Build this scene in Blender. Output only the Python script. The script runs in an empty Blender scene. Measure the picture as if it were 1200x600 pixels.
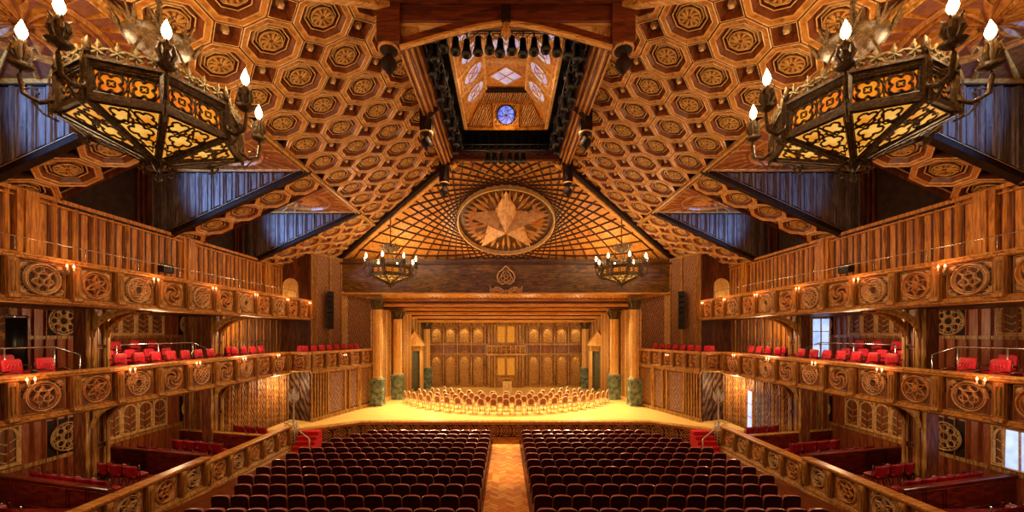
import bpy, math, random
from mathutils import Matrix, Vector
from math import sin, cos, pi, sqrt, radians, atan2, acos, hypot
random.seed(7)
SC = bpy.context.scene
COL = SC.collection
EYE = 6.13            # camera height above the hall floor at the stage
def Z(h): return h + EYE

# ------------------------------------------------------------------ materials
MATS = {}
def srgb(c):
    return tuple(((x/255.0)/12.92 if x/255.0 <= .04045 else ((x/255.0+.055)/1.055)**2.4) for x in c) + (1,)
def newmat(name):
    m = bpy.data.materials.new(name); m.use_nodes = True
    nt = m.node_tree; b = nt.nodes['Principled BSDF']
    MATS[name] = m
    return m, nt, b
def N(nt, t, **kw):
    n = nt.nodes.new(t)
    for k, v in kw.items(): setattr(n, k, v)
    return n
def ramp(nt, fac, stops):
    r = N(nt, 'ShaderNodeValToRGB'); el = r.color_ramp.elements
    el[0].position, el[0].color = stops[0][0], stops[0][1]
    el[1].position, el[1].color = stops[-1][0], stops[-1][1]
    for p, c in stops[1:-1]:
        e = el.new(p); e.color = c
    nt.links.new(fac, r.inputs[0]); return r.outputs[0]
def wood(name, dark, mid, light, scale=(6, 6, 1), rough=.42, bump=.35, detail=6, dist=1.2, spec=.5):
    """streaky grained wood: scale is per-axis frequency, the small axis is the grain direction"""
    m, nt, b = newmat(name); L = nt.links.new
    tc = N(nt, 'ShaderNodeTexCoord'); mp = N(nt, 'ShaderNodeMapping'); mp.inputs['Scale'].default_value = scale
    L(tc.outputs['Object'], mp.inputs[0])
    n1 = N(nt, 'ShaderNodeTexNoise'); n1.inputs['Scale'].default_value = 1.6
    n1.inputs['Detail'].default_value = detail; n1.inputs['Roughness'].default_value = .62; n1.inputs['Distortion'].default_value = dist
    L(mp.outputs[0], n1.inputs['Vector'])
    c = ramp(nt, n1.outputs[0], [(.30, srgb(dark)), (.47, srgb(mid)), (.66, srgb(light))])
    L(c, b.inputs['Base Color'])
    b.inputs['Roughness'].default_value = rough
    b.inputs['Specular IOR Level'].default_value = spec
    bp = N(nt, 'ShaderNodeBump'); bp.inputs['Strength'].default_value = bump; bp.inputs['Distance'].default_value = .02
    L(n1.outputs[0], bp.inputs['Height']); L(bp.outputs[0], b.inputs['Normal'])
    return m
def carved(name, dark, mid, light, ang=(0, 0, 0), scale=7, rough=.5, stretch=(1, 1, .35), bump=.9):
    """panel wood cut with slanting wavy grooves"""
    m, nt, b = newmat(name); L = nt.links.new
    tc = N(nt, 'ShaderNodeTexCoord'); mp = N(nt, 'ShaderNodeMapping')
    mp.inputs['Rotation'].default_value = ang; mp.inputs['Scale'].default_value = stretch
    L(tc.outputs['Object'], mp.inputs[0])
    w = N(nt, 'ShaderNodeTexWave'); w.inputs['Scale'].default_value = scale; w.inputs['Distortion'].default_value = 5
    w.inputs['Detail'].default_value = 3; w.inputs['Detail Scale'].default_value = 1.3; w.wave_type = 'BANDS'; w.bands_direction = 'DIAGONAL'
    L(mp.outputs[0], w.inputs['Vector'])
    c = ramp(nt, w.outputs['Fac'], [(.08, srgb(dark)), (.5, srgb(mid)), (.92, srgb(light))])
    L(c, b.inputs['Base Color']); b.inputs['Roughness'].default_value = rough
    bp = N(nt, 'ShaderNodeBump'); bp.inputs['Strength'].default_value = bump; bp.inputs['Distance'].default_value = .03
    L(w.outputs['Fac'], bp.inputs['Height']); L(bp.outputs[0], b.inputs['Normal'])
    return m
def plain(name, col, rough=.5, metal=0, spec=.5, noise=0, col2=None, nscale=20, coat=0):
    m, nt, b = newmat(name)
    if noise or col2:
        tc = N(nt, 'ShaderNodeTexCoord'); n1 = N(nt, 'ShaderNodeTexNoise'); n1.inputs['Scale'].default_value = nscale
        n1.inputs['Detail'].default_value = 4
        nt.links.new(tc.outputs['Object'], n1.inputs['Vector'])
        nt.links.new(ramp(nt, n1.outputs[0], [(.35, srgb(col)), (.65, srgb(col2 or col))]), b.inputs['Base Color'])
        bp = N(nt, 'ShaderNodeBump'); bp.inputs['Strength'].default_value = noise or .2; bp.inputs['Distance'].default_value = .01
        nt.links.new(n1.outputs[0], bp.inputs['Height']); nt.links.new(bp.outputs[0], b.inputs['Normal'])
    else: b.inputs['Base Color'].default_value = srgb(col)
    b.inputs['Roughness'].default_value = rough; b.inputs['Metallic'].default_value = metal
    b.inputs['Specular IOR Level'].default_value = spec
    b.inputs['Coat Weight'].default_value = coat
    return m
def glow(name, col, strength, base=(20, 15, 10), vary=0, nscale=3, col2=None):
    m, nt, b = newmat(name)
    b.inputs['Base Color'].default_value = srgb(base)
    if vary:
        tc = N(nt, 'ShaderNodeTexCoord'); n1 = N(nt, 'ShaderNodeTexNoise'); n1.inputs['Scale'].default_value = nscale
        nt.links.new(tc.outputs['Object'], n1.inputs['Vector'])
        nt.links.new(ramp(nt, n1.outputs[0], [(.35, srgb(col)), (.65, srgb(col2))]), b.inputs['Emission Color'])
    else: b.inputs['Emission Color'].default_value = srgb(col)
    b.inputs['Emission Strength'].default_value = strength
    return m

V = (7, 7, .7)      # grain up
HX = (.7, 7, 7)     # grain along x
HY = (7, .7, 7)     # grain along y
wood('wall_wood', (92, 50, 10), (178, 108, 32), (222, 158, 66), V, rough=.42)
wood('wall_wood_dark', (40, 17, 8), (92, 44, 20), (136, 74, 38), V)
wood('wall_red', (58, 24, 10), (122, 58, 26), (168, 94, 46), V)
wood('wainscot', (112, 50, 22), (148, 72, 34), (180, 100, 54), V, rough=.35, bump=.15)
wood('gold_wood', (110, 62, 20), (188, 128, 58), (230, 176, 98), HY, rough=.36)
wood('gold_wood_x', (120, 70, 22), (200, 140, 66), (240, 190, 112), HX, rough=.36)
wood('frame_wood', (80, 50, 18), (160, 110, 48), (212, 164, 88), V)
wood('rail_wood', (104, 60, 20), (190, 128, 56), (234, 180, 98), HY, rough=.3)
wood('cornice_wood', (84, 50, 16), (162, 112, 48), (212, 160, 82), HY, rough=.4)
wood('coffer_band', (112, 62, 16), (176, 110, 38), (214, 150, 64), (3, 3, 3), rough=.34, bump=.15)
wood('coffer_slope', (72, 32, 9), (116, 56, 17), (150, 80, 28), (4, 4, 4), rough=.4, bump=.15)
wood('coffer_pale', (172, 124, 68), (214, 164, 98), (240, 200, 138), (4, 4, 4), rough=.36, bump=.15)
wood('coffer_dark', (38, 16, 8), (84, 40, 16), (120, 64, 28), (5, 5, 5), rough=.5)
wood('rosette_wood', (156, 108, 46), (204, 156, 80), (236, 194, 114), (4, 4, 4), rough=.4, bump=.2)
wood('beam_dark', (12, 6, 4), (32, 16, 8), (58, 30, 14), (6, 1.2, 6), rough=.7, spec=.2)
wood('cheek_wood', (52, 34, 28), (104, 84, 76), (140, 120, 110), V, rough=.5)
wood('beam_red', (46, 16, 8), (96, 38, 16), (130, 62, 28), HX)
wood('carve_wood', (164, 122, 74), (206, 164, 112), (236, 204, 154), (4, 4, 4), rough=.36, bump=.15)
wood('carve_orange', (160, 100, 46), (208, 144, 78), (238, 184, 114), (4, 4, 4), rough=.36, bump=.15)
wood('carve_ground', (36, 17, 8), (66, 34, 16), (92, 52, 26), (5, 5, 5), rough=.6, bump=.1)
wood('lattice_field', (166, 98, 30), (210, 140, 54), (236, 174, 84), (3, 3, 3), rough=.45, bump=.15)
wood('lattice_rib', (40, 18, 8), (70, 34, 14), (98, 52, 24), (5, 5, 5))
wood('header_wood', (36, 20, 7), (88, 56, 18), (136, 94, 36), (.6, 3, 3), rough=.5, dist=2, bump=.1)
wood('star_wood', (150, 96, 36), (208, 150, 72), (230, 180, 102), (2.5, .8, 2.5), rough=.5, bump=.1)
wood('star_ground', (44, 24, 10), (84, 50, 20), (112, 72, 34), (3, 1, 3), rough=.5, bump=.1)
wood('stage_boards', (220, 164, 78), (244, 202, 112), (252, 222, 142), (.5, 9, 1), rough=.35, bump=.1)
wood('stage_beam', (150, 90, 30), (218, 152, 66), (242, 186, 98), HX, rough=.35)
wood('column_wood', (196, 140, 66), (228, 178, 100), (244, 204, 136), (8, 8, 1.5), rough=.4)
wood('partition_wood', (44, 8, 6), (92, 20, 12), (134, 44, 24), (1, 1, 7), rough=.3)
wood('floor_wood', (58, 22, 10), (110, 50, 20), (150, 78, 34), (6, .7, 6), rough=.4)
wood('bronze', (26, 18, 10), (74, 54, 28), (128, 100, 54), (10, 10, 10), rough=.38, bump=.5)
wood('bronze_light', (52, 42, 22), (112, 94, 52), (178, 156, 98), (12, 12, 12), rough=.4, bump=.6)
carved('carved_wall', (70, 40, 24), (142, 92, 54), (192, 138, 90), scale=5)
carved('carved_wall_rose', (82, 50, 44), (146, 104, 92), (196, 154, 140), scale=5)
carved('carved_wall_gold', (110, 64, 24), (180, 122, 56), (228, 178, 102), scale=6)
carved('carved_dark', (34, 20, 12), (72, 46, 28), (112, 76, 48), scale=2.8)
wood('chevron_wood', (70, 36, 14), (104, 60, 26), (136, 86, 42), V, bump=.15)
plain('verdigris', (56, 78, 66), .45, 0, noise=.5, col2=(150, 166, 146), nscale=3)
plain('velvet_red', (205, 8, 38), .55, col2=(225, 34, 60), noise=.7, nscale=26)
plain('velvet_dark', (136, 10, 24), .45, col2=(176, 24, 42), noise=.3, nscale=20)
plain('seat_shell', (38, 6, 9), .3, col2=(62, 10, 15), noise=.15, nscale=8)
plain('seat_edge_glint', (200, 150, 138), .2, metal=.3)  # pale colour of the highlight painted along the seat backs
plain('chair_wood', (70, 26, 16), .3, col2=(110, 46, 28), noise=.1, nscale=12)
plain('chrome', (206, 206, 206), .22, metal=.9)
plain('black_metal', (20, 20, 22), .35, metal=.2)
plain('dark_metal', (84, 84, 88), .3, metal=.5)
plain('carpet_red', (190, 10, 14), .9, col2=(220, 24, 22), noise=.5, nscale=60)
plain('stone_green', (74, 84, 70), .5, col2=(128, 136, 116), noise=.9, nscale=14)
plain('plaster_dark', (44, 26, 12), .8, col2=(70, 44, 20), noise=.1, nscale=3)
plain('white_metal', (196, 186, 170), .35, metal=.4)
plain('stage_chair_back', (128, 66, 30), .4, col2=(156, 88, 46), noise=.1)
plain('stage_chair_frame', (226, 206, 172), .3, metal=.1)
plain('cream_paint', (226, 206, 170), .5)
glow('bulb', (255, 214, 150), 30)
glow('sconce_bulb', (255, 150, 96), 14)
glow('amber_glass', (250, 158, 36), .85, (120, 70, 16), 1, 5, (225, 96, 12))
glow('pale_amber_glass', (255, 196, 90), .85, (120, 84, 30), 1, 4, (228, 136, 34))
glow('window_gold', (250, 160, 44), .6, (110, 60, 10), 1, 6, (225, 130, 24))
glow('rose_glass', (40, 70, 210), .8, (60, 60, 120), 1, 5, (150, 170, 255))
glow('pearl_glass', (190, 170, 235), .55, (120, 110, 130), 1, 3, (240, 214, 210))
glow('daylight_glass', (196, 214, 255), 1.2, (120, 130, 140), 1, 2, (150, 176, 240))
glow('lens_glass', (255, 214, 150), 2)
def blank_glass(name, c):
    m, nt, b = newmat(name); b.inputs['Base Color'].default_value = srgb(c); b.inputs['Roughness'].default_value = .1
blank_glass('dark_glass', (40, 44, 46))
# herringbone boards of the aisle
m, nt, b = newmat('herringbone'); L = nt.links.new
tc = N(nt, 'ShaderNodeTexCoord'); sp = N(nt, 'ShaderNodeSeparateXYZ'); L(tc.outputs['Object'], sp.inputs[0])
def mth(op, a, b_=None):
    n = N(nt, 'ShaderNodeMath', operation=op)
    for i, v in enumerate((a, b_)):
        if v is None: continue
        if isinstance(v, (int, float)): n.inputs[i].default_value = v
        else: L(v, n.inputs[i])
    return n.outputs[0]
tri = mth('PINGPONG', sp.outputs[0], .28)
v_ = mth('ADD', mth('MULTIPLY', sp.outputs[1], 4.2), mth('MULTIPLY', tri, 3.6))
wn = N(nt, 'ShaderNodeTexWhiteNoise', noise_dimensions='2D'); cmb = N(nt, 'ShaderNodeCombineXYZ')
L(mth('FLOOR', v_), cmb.inputs[0]); L(mth('FLOOR', mth('DIVIDE', sp.outputs[0], .28)), cmb.inputs[1]); L(cmb.outputs[0], wn.inputs['Vector'])
c1 = ramp(nt, wn.outputs['Value'], [(0, srgb((216, 120, 34))), (.5, srgb((238, 150, 52))), (1, srgb((250, 184, 84)))])
gap = mth('LESS_THAN', mth('FRACT', v_), .1)
mx = N(nt, 'ShaderNodeMix', data_type='RGBA'); L(gap, mx.inputs[0]); L(c1, mx.inputs[6]); mx.inputs[7].default_value = srgb((150, 74, 22))
L(mx.outputs[2], b.inputs['Base Color']); b.inputs['Roughness'].default_value = .6; b.inputs['Specular IOR Level'].default_value = .25

# ------------------------------------------------------------------ mesh builder
class MB:
    def __init__(s, M=None): s.v = []; s.f = []; s.m = []; s.M = M or Matrix(); s.cur = 0; s.sm = []; s.smooth = False
    def add(s, verts, faces):
        o = len(s.v); M = s.M
        s.v += [tuple(M @ Vector(p)) for p in verts]
        for f in faces: s.f.append(tuple(i+o for i in f)); s.m.append(s.cur); s.sm.append(s.smooth)
        return s
    def box(s, x0, x1, y0, y1, z0, z1):
        return s.add([(x0,y0,z0),(x1,y0,z0),(x1,y1,z0),(x0,y1,z0),(x0,y0,z1),(x1,y0,z1),(x1,y1,z1),(x0,y1,z1)],
              [(0,3,2,1),(4,5,6,7),(0,1,5,4),(1,2,6,5),(2,3,7,6),(3,0,4,7)])
    def bbox(s, x0, x1, y0, y1, z0, z1, b=.01):
        """box with chamfered top/bottom and side edges (three stacked rings)"""
        r = lambda d, z: [(x0+d,y0+d,z),(x1-d,y0+d,z),(x1-d,y1-d,z),(x0+d,y1-d,z)]
        return s.loft([r(b,z0), r(0,z0+b), r(0,z1-b), r(b,z1)], caps=True)
    def loft(s, rings, caps=False, closed=True, mats=None):
        n = len(rings[0]); vs = [p for r in rings for p in r]; o = len(s.v)
        s.add(vs, [])
        for k in range(len(rings)-1):
            if mats: s.cur = mats[k]
            for i in range(n if closed else n-1):
                j = (i+1) % n
                s.f.append((o+k*n+i, o+k*n+j, o+(k+1)*n+j, o+(k+1)*n+i)); s.m.append(s.cur); s.sm.append(s.smooth)
        if caps:
            for base in ((tuple(o+i for i in reversed(range(n)))), tuple(o+(len(rings)-1)*n+i for i in range(n))):
                s.f.append(base); s.m.append(s.cur); s.sm.append(False)
        return s
    def lathe(s, prof, c=(0,0,0), n=12, a0=0, a1=2*pi):
        full = abs(a1-a0-2*pi) < 1e-6
        k = n if full else n+1
        old = s.smooth; s.smooth = True
        s.loft([[(c[0]+r*cos(a0+(a1-a0)*i/n), c[1]+r*sin(a0+(a1-a0)*i/n), c[2]+z) for i in range(k)] for r, z in prof], caps=full, closed=full)
        s.smooth = old; return s
    def tube(s, pts, r, n=6, closed=False, caps=True):
        pts = [Vector(p) for p in pts]; rings = []; m = len(pts)
        up = Vector((0,0,1))
        for i, p in enumerate(pts):
            a = pts[i-1] if (i or closed) else p; b = pts[(i+1) % m] if (i < m-1 or closed) else p
            t = (b-a).normalized()
            u = t.cross(up)
            if u.length < .05: u = t.cross(Vector((0,1,0)))
            u.normalize(); w = u.cross(t)
            rr = r[i] if isinstance(r, (list, tuple)) else r
            rings.append([tuple(p + rr*(cos(2*pi*k/n+pi/n)*u + sin(2*pi*k/n+pi/n)*w)) for k in range(n)])
        if closed: rings.append(rings[0])
        old = s.smooth; s.smooth = n > 4
        s.loft(rings, caps=caps and not closed); s.smooth = old
        return s
    def rib(s, pts, w, h, closed=False, o=0, flat=.3):
        """raised moulding along 2-D points (u,v) in the local u-v plane; second local axis is outward"""
        n = len(pts); rings = []
        for i in range(n):
            a = pts[i-1] if (i or closed) else pts[i]; b = pts[(i+1) % n] if (i < n-1 or closed) else pts[i]
            dx, dy = b[0]-a[0], b[1]-a[1]; l = hypot(dx, dy) or 1; nx, ny = -dy/l, dx/l
            k = 1.0
            if 0 < i < n-1 or closed:
                e = pts[i]; d1 = (e[0]-a[0], e[1]-a[1]); l1 = hypot(*d1) or 1
                cs = abs((d1[0]*dx + d1[1]*dy)/(l1*l)); k = 1/max(cs, .5)
            x, y = pts[i]; ww = (w[i] if isinstance(w, (list, tuple)) else w)*k/2
            rings.append([(x-nx*ww, o, y-ny*ww), (x-nx*ww*flat, o+h, y-ny*ww*flat), (x+nx*ww*flat, o+h, y+ny*ww*flat), (x+nx*ww, o, y+ny*ww)])
        if closed: rings.append(rings[0])
        return s.loft(rings, closed=False)
    def poly(s, pts, o0, o1):
        """flat polygon in u-v extruded between outward offsets o0 and o1"""
        n = len(pts)
        return s.loft([[(x, o0, y) for x, y in pts], [(x, o1, y) for x, y in pts]], caps=True)
    def build(s, name, mats, parent=None, world=True, loc=None):
        off = Vector((0,0,0))
        if parent is not None and world:
            p = parent
            while p is not None: off += p.location; p = p.parent
        if loc is not None: off = Vector(loc)
        me = bpy.data.meshes.new(name)
        me.from_pydata([(x-off.x, y-off.y, z-off.z) for x, y, z in s.v] if off.length else s.v, [], s.f)
        if isinstance(mats, str): mats = [mats]
        for m in mats: me.materials.append(MATS[m])
        me.polygons.foreach_set('material_index', s.m); me.polygons.foreach_set('use_smooth', s.sm)
        me.update()
        o = bpy.data.objects.new(name, me); COL.objects.link(o); o.parent = parent
        if loc is not None: o.location = loc
        return o

def FR(o, u, out, v):
    """matrix taking local (u, outward, v) to the world"""
    u, out, v = Vector(u), Vector(out), Vector(v)
    return Matrix(((u.x,out.x,v.x,o[0]),(u.y,out.y,v.y,o[1]),(u.z,out.z,v.z,o[2]),(0,0,0,1)))
def wallframe(p, q, z=0, flip=False):
    """vertical wall from p to q (xy); outward is to the right of p->q unless flipped; returns matrix, length"""
    d = Vector((q[0]-p[0], q[1]-p[1], 0)); l = d.length; d.normalize()
    n = Vector((d.y, -d.x, 0)) * (-1 if flip else 1)
    return FR((p[0], p[1], z), d, n, (0,0,1)), l

def tag(o, label=None, cat=None, group=None, kind=None):
    if label: o['label'] = label
    if cat: o['category'] = cat
    if group: o['group'] = group
    if kind: o['kind'] = kind
    return o
def thing(name, label, cat, loc=(0,0,0), rz=0, group=None):
    o = bpy.data.objects.new(name, None); COL.objects.link(o); o.empty_display_size = .2
    o.location = loc; o.rotation_euler = (0,0,rz)
    return tag(o, label, cat, group)
def structure(name, mb, mats, label=None):
    o = mb.build(name, mats); o['kind'] = 'structure'
    if label: o['label'] = label
    return o
def holder(name, label=None):
    o = bpy.data.objects.new(name, None); COL.objects.link(o); o['kind'] = 'structure'
    if label: o['label'] = label
    return o
def copy_tree(o, parent=None):
    c = o.copy(); COL.objects.link(c); c.parent = parent
    for ch in list(o.children): copy_tree(ch, c)
    return c
def place(o, loc, rz=0, label=None, group=None, scale=None):
    """copy of a thing set down elsewhere"""
    c = copy_tree(o); c.location = loc; c.rotation_euler = (0,0,rz)
    if scale: c.scale = scale
    if label: c['label'] = label
    if group: c['group'] = group
    return c
def swap(t):
    return t.replace('left', '\0').replace('right', 'left').replace('\0', 'right')
def mirror(o, label=None, name=None):
    c = copy_tree(o); c.location.x = -o.location.x; c.rotation_euler.z = -o.rotation_euler.z
    c.scale.x = -o.scale.x
    if name: c.name = name
    if label is None and 'label' in o.keys(): label = swap(o['label'])
    if label: c['label'] = label
    if 'group' in o.keys(): c['group'] = swap(o['group'])
    return c
def circ(cx, cy, r, n=24, a0=0, a1=2*pi, ry=None):
    full = abs(a1-a0-2*pi) < 1e-6; ry = ry or r
    return [(cx+r*cos(a0+(a1-a0)*i/n), cy+ry*sin(a0+(a1-a0)*i/n)) for i in range(n if full else n+1)]
def light(name, kind, loc, col, power, size=.1, target=None, spot=None, blend=.6):
    d = bpy.data.lights.new(name, kind); d.color = srgb(col)[:3]; d.energy = power
    if kind == 'AREA': d.size = size
    else: d.shadow_soft_size = size
    if spot: d.spot_size = radians(spot); d.spot_blend = blend
    o = bpy.data.objects.new(name, d); COL.objects.link(o); o.location = loc
    if target is not None:
        o.rotation_euler = (Vector(target)-Vector(loc)).to_track_quat('-Z', 'Y').to_euler()
    return o
ORD = 'zeroth first second third fourth fifth sixth seventh eighth ninth tenth eleventh twelfth thirteenth fourteenth fifteenth sixteenth seventeenth eighteenth nineteenth twentieth'.split()
# ================================================================== shared kinds
FL = FR((0,0,0), (1,0,0), (0,-1,0), (0,0,1))     # wall pieces face local -y
_cache = {}
def knot(mb, cx, cy, R, kind, h=.035, o=0):
    w = R*.13
    mb.rib(circ(cx, cy, R, 28), w*1.2, h*1.1, True, o)
    mb.rib(circ(cx, cy, R*.84, 28), w*.6, h*.7, True, o)
    P = lambda r, a: (cx+R*r*cos(a), cy+R*r*sin(a))
    if kind == 0:      # interlaced squares and a loop
        for a0 in (pi/4, 0):
            pts = []
            for k in range(4):
                a = a0+k*pi/2
                pts += [P(.74, a-.12), P(.74, a+.12), P(.50, a+pi/4)]
            mb.rib(pts, w, h, True, o)
        mb.rib(circ(cx, cy, R*.36, 16), w*.8, h, True, o)
    elif kind == 1:    # turning arcs
        for k in range(4):
            a0 = k*pi/2
            mb.rib([P(.10+.68*t, a0+2.2*t) for t in [i/9 for i in range(10)]], w*.95, h, False, o)
            mb.rib([P(.30+.46*t, a0+.7+1.7*t) for t in [i/6 for i in range(7)]], w*.7, h, False, o)
        mb.rib(circ(cx, cy, R*.13, 10), w*.7, h, True, o)
    elif kind == 2:    # woven strands
        for s in (-1, 1):
            for d in (-.44, -.15, .15, .44):
                e = sqrt(.76**2-d*d)
                pts = [(t*e, d+.05*sin(9*t+s)) for t in [-1+i/5 for i in range(11)]]
                c_, s_ = cos(s*pi/4), sin(s*pi/4)
                mb.rib([(cx+R*(x*c_-y*s_), cy+R*(x*s_+y*c_)) for x, y in pts], w*.75, h, False, o)
    elif kind == 3:    # petals
        for k in range(6):
            a = k*pi/3+pi/6
            mb.rib([P(.08, a), P(.45, a-.38), P(.78, a), P(.45, a+.38)], w*.75, h, True, o)
        mb.rib(circ(cx, cy, R*.2, 12), w*.6, h*1.2, True, o)
    else:              # upright S-shaped strands
        for q_, x0 in enumerate((-.42, -.14, .14, .42)):
            e = sqrt(.76**2-x0*x0)
            mb.rib([(cx+R*(x0+.16*(-1)**q_*sin(5.5*t)), cy+R*t*e) for t in [-1+i/7 for i in range(15)]], w*.75, h, False, o)
        mb.rib([P(.5, i*pi/2+pi/4) for i in range(4)], w*.7, h, True, o)

def panel_proto(w, h, kind, warm):
    """carved square panel, origin at its lower left corner, facing -y"""
    key = (round(w,2), round(h,2), kind, warm)
    if key in _cache: return _cache[key]
    mb = MB(FL); mb.cur = 0
    mb.poly([(0,0),(w,0),(w,h),(0,h)], -.02, 0)
    mb.cur = 1
    f = .05
    mb.rib([(f/2,f/2),(w-f/2,f/2),(w-f/2,h-f/2),(f/2,h-f/2)], f, .06, True)
    R = min(w, h)/2-.06
    cx, cy = w/2, h/2
    mb.cur = 2
    for sx in (-1, 1):                # corner leaves
        for sy in (-1, 1):
            x0, y0 = cx+sx*(w/2-.07), cy+sy*(h/2-.07)
            for d in (.0, .16, -.16, .32, -.32, .44, -.44):
                a = atan2(-sy, -sx)+d*1.6*1
                ln = min(.36*R if abs(d) < .1 else .46*R, R*.5)
                mb.rib([(x0, y0), (x0+ln*.5*cos(a)+.02*sx, y0+ln*.5*sin(a)), (x0+ln*cos(a+d), y0+ln*sin(a+d))], [.012, .05, .01], .035)
            if w-h > .15:             # extra sprays beside the round
                for yy in (.3, .62):
                    mb.rib([(cx+sx*(w/2-.08), cy+sy*h*yy/2), (cx+sx*(R+.05), cy+sy*h*yy*.45)], [.04, .015], .03)
    me = mb.build('panel', ['carve_ground', 'frame_wood', 'carve_wood'])
    mb = MB(FL); mb.cur = 0
    mb.poly(circ(cx, cy, R*1.03, 28), 0, .012); mb.cur = 1
    knot(mb, cx, cy, R, kind, .06, .012)
    md = mb.build('medallion', ['carve_ground', 'carve_orange' if warm else 'carve_wood'], me)
    _cache[key] = me
    return me
used_protos = []
def first_or_copy(o, parent, loc, rz=0):
    """the prototype itself the first time, a copy after that"""
    if o.name not in used_protos:
        used_protos.append(o.name); c = o
    else: c = copy_tree(o)
    c.parent = parent; c.location = loc; c.rotation_euler = (0,0,rz)
    return c

def parapet(name, label, loc, rz, posts, zt, cat='balcony front', base=.16, corbel=True, endcap=True, small=False, top=.16, thick=.14):
    """posts: list of u positions; zt: height of the front; local x along, faces -y"""
    t = thing(name, label, cat, loc, rz)
    u0, u1 = posts[0]-.12, posts[-1]+.12
    mb = MB(FL)                       # body slab behind the panels
    mb.box(u0, u1, -thick, -.03, base*.4, zt-top*.5)
    mb.build('backing', 'carved_dark' if not small else 'frame_wood', t, world=False)
    mb = MB(FL)                       # rail on top
    prof = [(-.22,0),(.10,0),(.14,.04),(.14,.075),(.17,.10),(.17,.135),(.12,.16),(-.20,.16),(-.24,.13)]
    k = top/.16
    prof = [(a, (b-.16)*k+zt) for a, b in prof]
    mb.loft([[(u, a, b) for a, b in prof] for u in (u0, u1)], caps=True)
    mb.build('top_rail', 'rail_wood', t, world=False)
    mb = MB(FL)
    prof = [(-.18,-.02),(.10,-.02),(.19,.03),(.19,.06),(.13,.09),(.13,.12),(.05,.16),(-.18,.16)]
    prof = [(a, b*base/.16) for a, b in prof]
    mb.loft([[(u, a, b) for a, b in prof] for u in (u0, u1)], caps=True)
    mb.build('base_moulding', 'cornice_wood', t, world=False)
    ph = zt-top-base-.02
    pk = ('post', round(zt,2), base, corbel)
    for i, p in enumerate(posts):
        if pk not in _cache:
            mb = MB(FL); hw = .085
            mb.bbox(-hw-.02, hw+.02, -.02, .16, base, zt-top, .012)
            mb.rib([(-.04, base+.1), (.04, base+.1), (.04, zt-top-.1), (-.04, zt-top-.1)], .025, .03, True, .16)
            if corbel:
                mb.loft([[(-.13,0,base+.02),(.13,0,base+.02),(.13,.22,base+.02),(-.13,.22,base+.02)],
                         [(-.13,0,base-.06),(.13,0,base-.06),(.13,.24,base-.06),(-.13,.24,base-.06)],
                         [(-.07,0,base-.14),(.07,0,base-.14),(.07,.12,base-.14),(-.07,.12,base-.14)]], caps=True)
            _cache[pk] = mb.build('post', 'frame_wood')
        first_or_copy(_cache[pk], t, (p, 0, 0))
    for i in range(len(posts)-1):
        w = posts[i+1]-posts[i]-.36
        wide = w > .95 if not small else i % 2
        kinds = ([0, 4, 0, 2][(i//2) % 4] if wide else [1, 3, 1][(i//2) % 3]) if not small else [4, 1, 2, 3][i % 4]
        pr = panel_proto(round(w, 2), round(ph, 2), kinds, not wide)
        first_or_copy(pr, t, (posts[i]+.18, 0, base+.01))
    return t

def battens(mb, u0, u1, v0, v1, pitch=.55, wide=.15, o=0, panel=True, top=None, slots=(0, 1, 1)):
    """board wall with raised stiles and framed fields between"""
    n = max(1, round((u1-u0)/pitch)); d = (u1-u0)/n
    mb.cur = slots[0]
    for i in range(n):
        a, b = u0+i*d, u0+(i+1)*d
        va, vb = (v1, v1) if top is None else (top(a), top(b))
        mb.add([(a,o,v0),(b,o,v0),(b,o,vb),(a,o,va)], [(0,1,2,3)])
    for i in range(n+1):
        u = u0+i*d; vt = v1 if top is None else top(u)
        if vt-v0 < .15: continue
        mb.cur = slots[1]
        mb.loft([[(u-wide/2,o,z),(u-wide*.3,o+.06,z),(u+wide*.3,o+.06,z),(u+wide/2,o,z)] for z in (v0, vt)], closed=False)
        mb.box(u-.012, u+.012, o+.055, o+.075, v0, vt-.01)
        if len(slots) > 3:
            mb.cur = slots[3]
            for q in (-1, 1): mb.box(u+q*(wide/2+.02)-.03, u+q*(wide/2+.02)+.03, o, o+.012, v0, vt)
    if panel:
        mb.cur = slots[2]
        for i in range(n):
            a, b = u0+i*d+wide/2+.03, u0+(i+1)*d-wide/2-.03
            ta, tb = (v1, v1) if top is None else (top(a), top(b))
            if min(ta, tb)-v0 < .35: continue
            mb.rib([(a+.06, v0+.12), (b-.06, v0+.12), (b-.06, tb-.16), (a+.06, ta-.16)], .035, .03, True, o)
def gothic(mb, u0, u1, v0, v1, n, o=0, slots=(0, 1)):
    """row of pointed panels"""
    d = (u1-u0)/n
    mb.cur = slots[0]; mb.poly([(u0,v0),(u1,v0),(u1,v1),(u0,v1)], o-.02, o)
    mb.cur = slots[1]
    mb.rib([(u0,v0),(u1,v0),(u1,v1),(u0,v1)], .07, .05, True, o)
    for i in range(n):
        a, b = u0+i*d+.05, u0+(i+1)*d-.05; c = (a+b)/2; hh = v1-v0
        vs = v1-.32*min(hh, 1.3)
        arch = [(a, v0+.06)] + [(a+(c-a)*(1-cos(t)), vs+(v1-.06-vs)*sin(t)**.8) for t in [i_*pi/2/5 for i_ in range(6)]]
        arch += [(2*c-x, y) for x, y in reversed(arch[:-1])]
        mb.rib(arch, .07, .05, True, o)
        for j in range(3):          # spandrel and chevron carving
            y = v0+.12+j*(vs-v0)*.33
            mb.rib([(a+.06, y+.14), (c, y), (b-.06, y+.14)], .03, .015, False, o)
    for i in range(1, n): mb.rib([(u0+i*d, v0), (u0+i*d, v1)], .05, .06, False, o)
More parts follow.
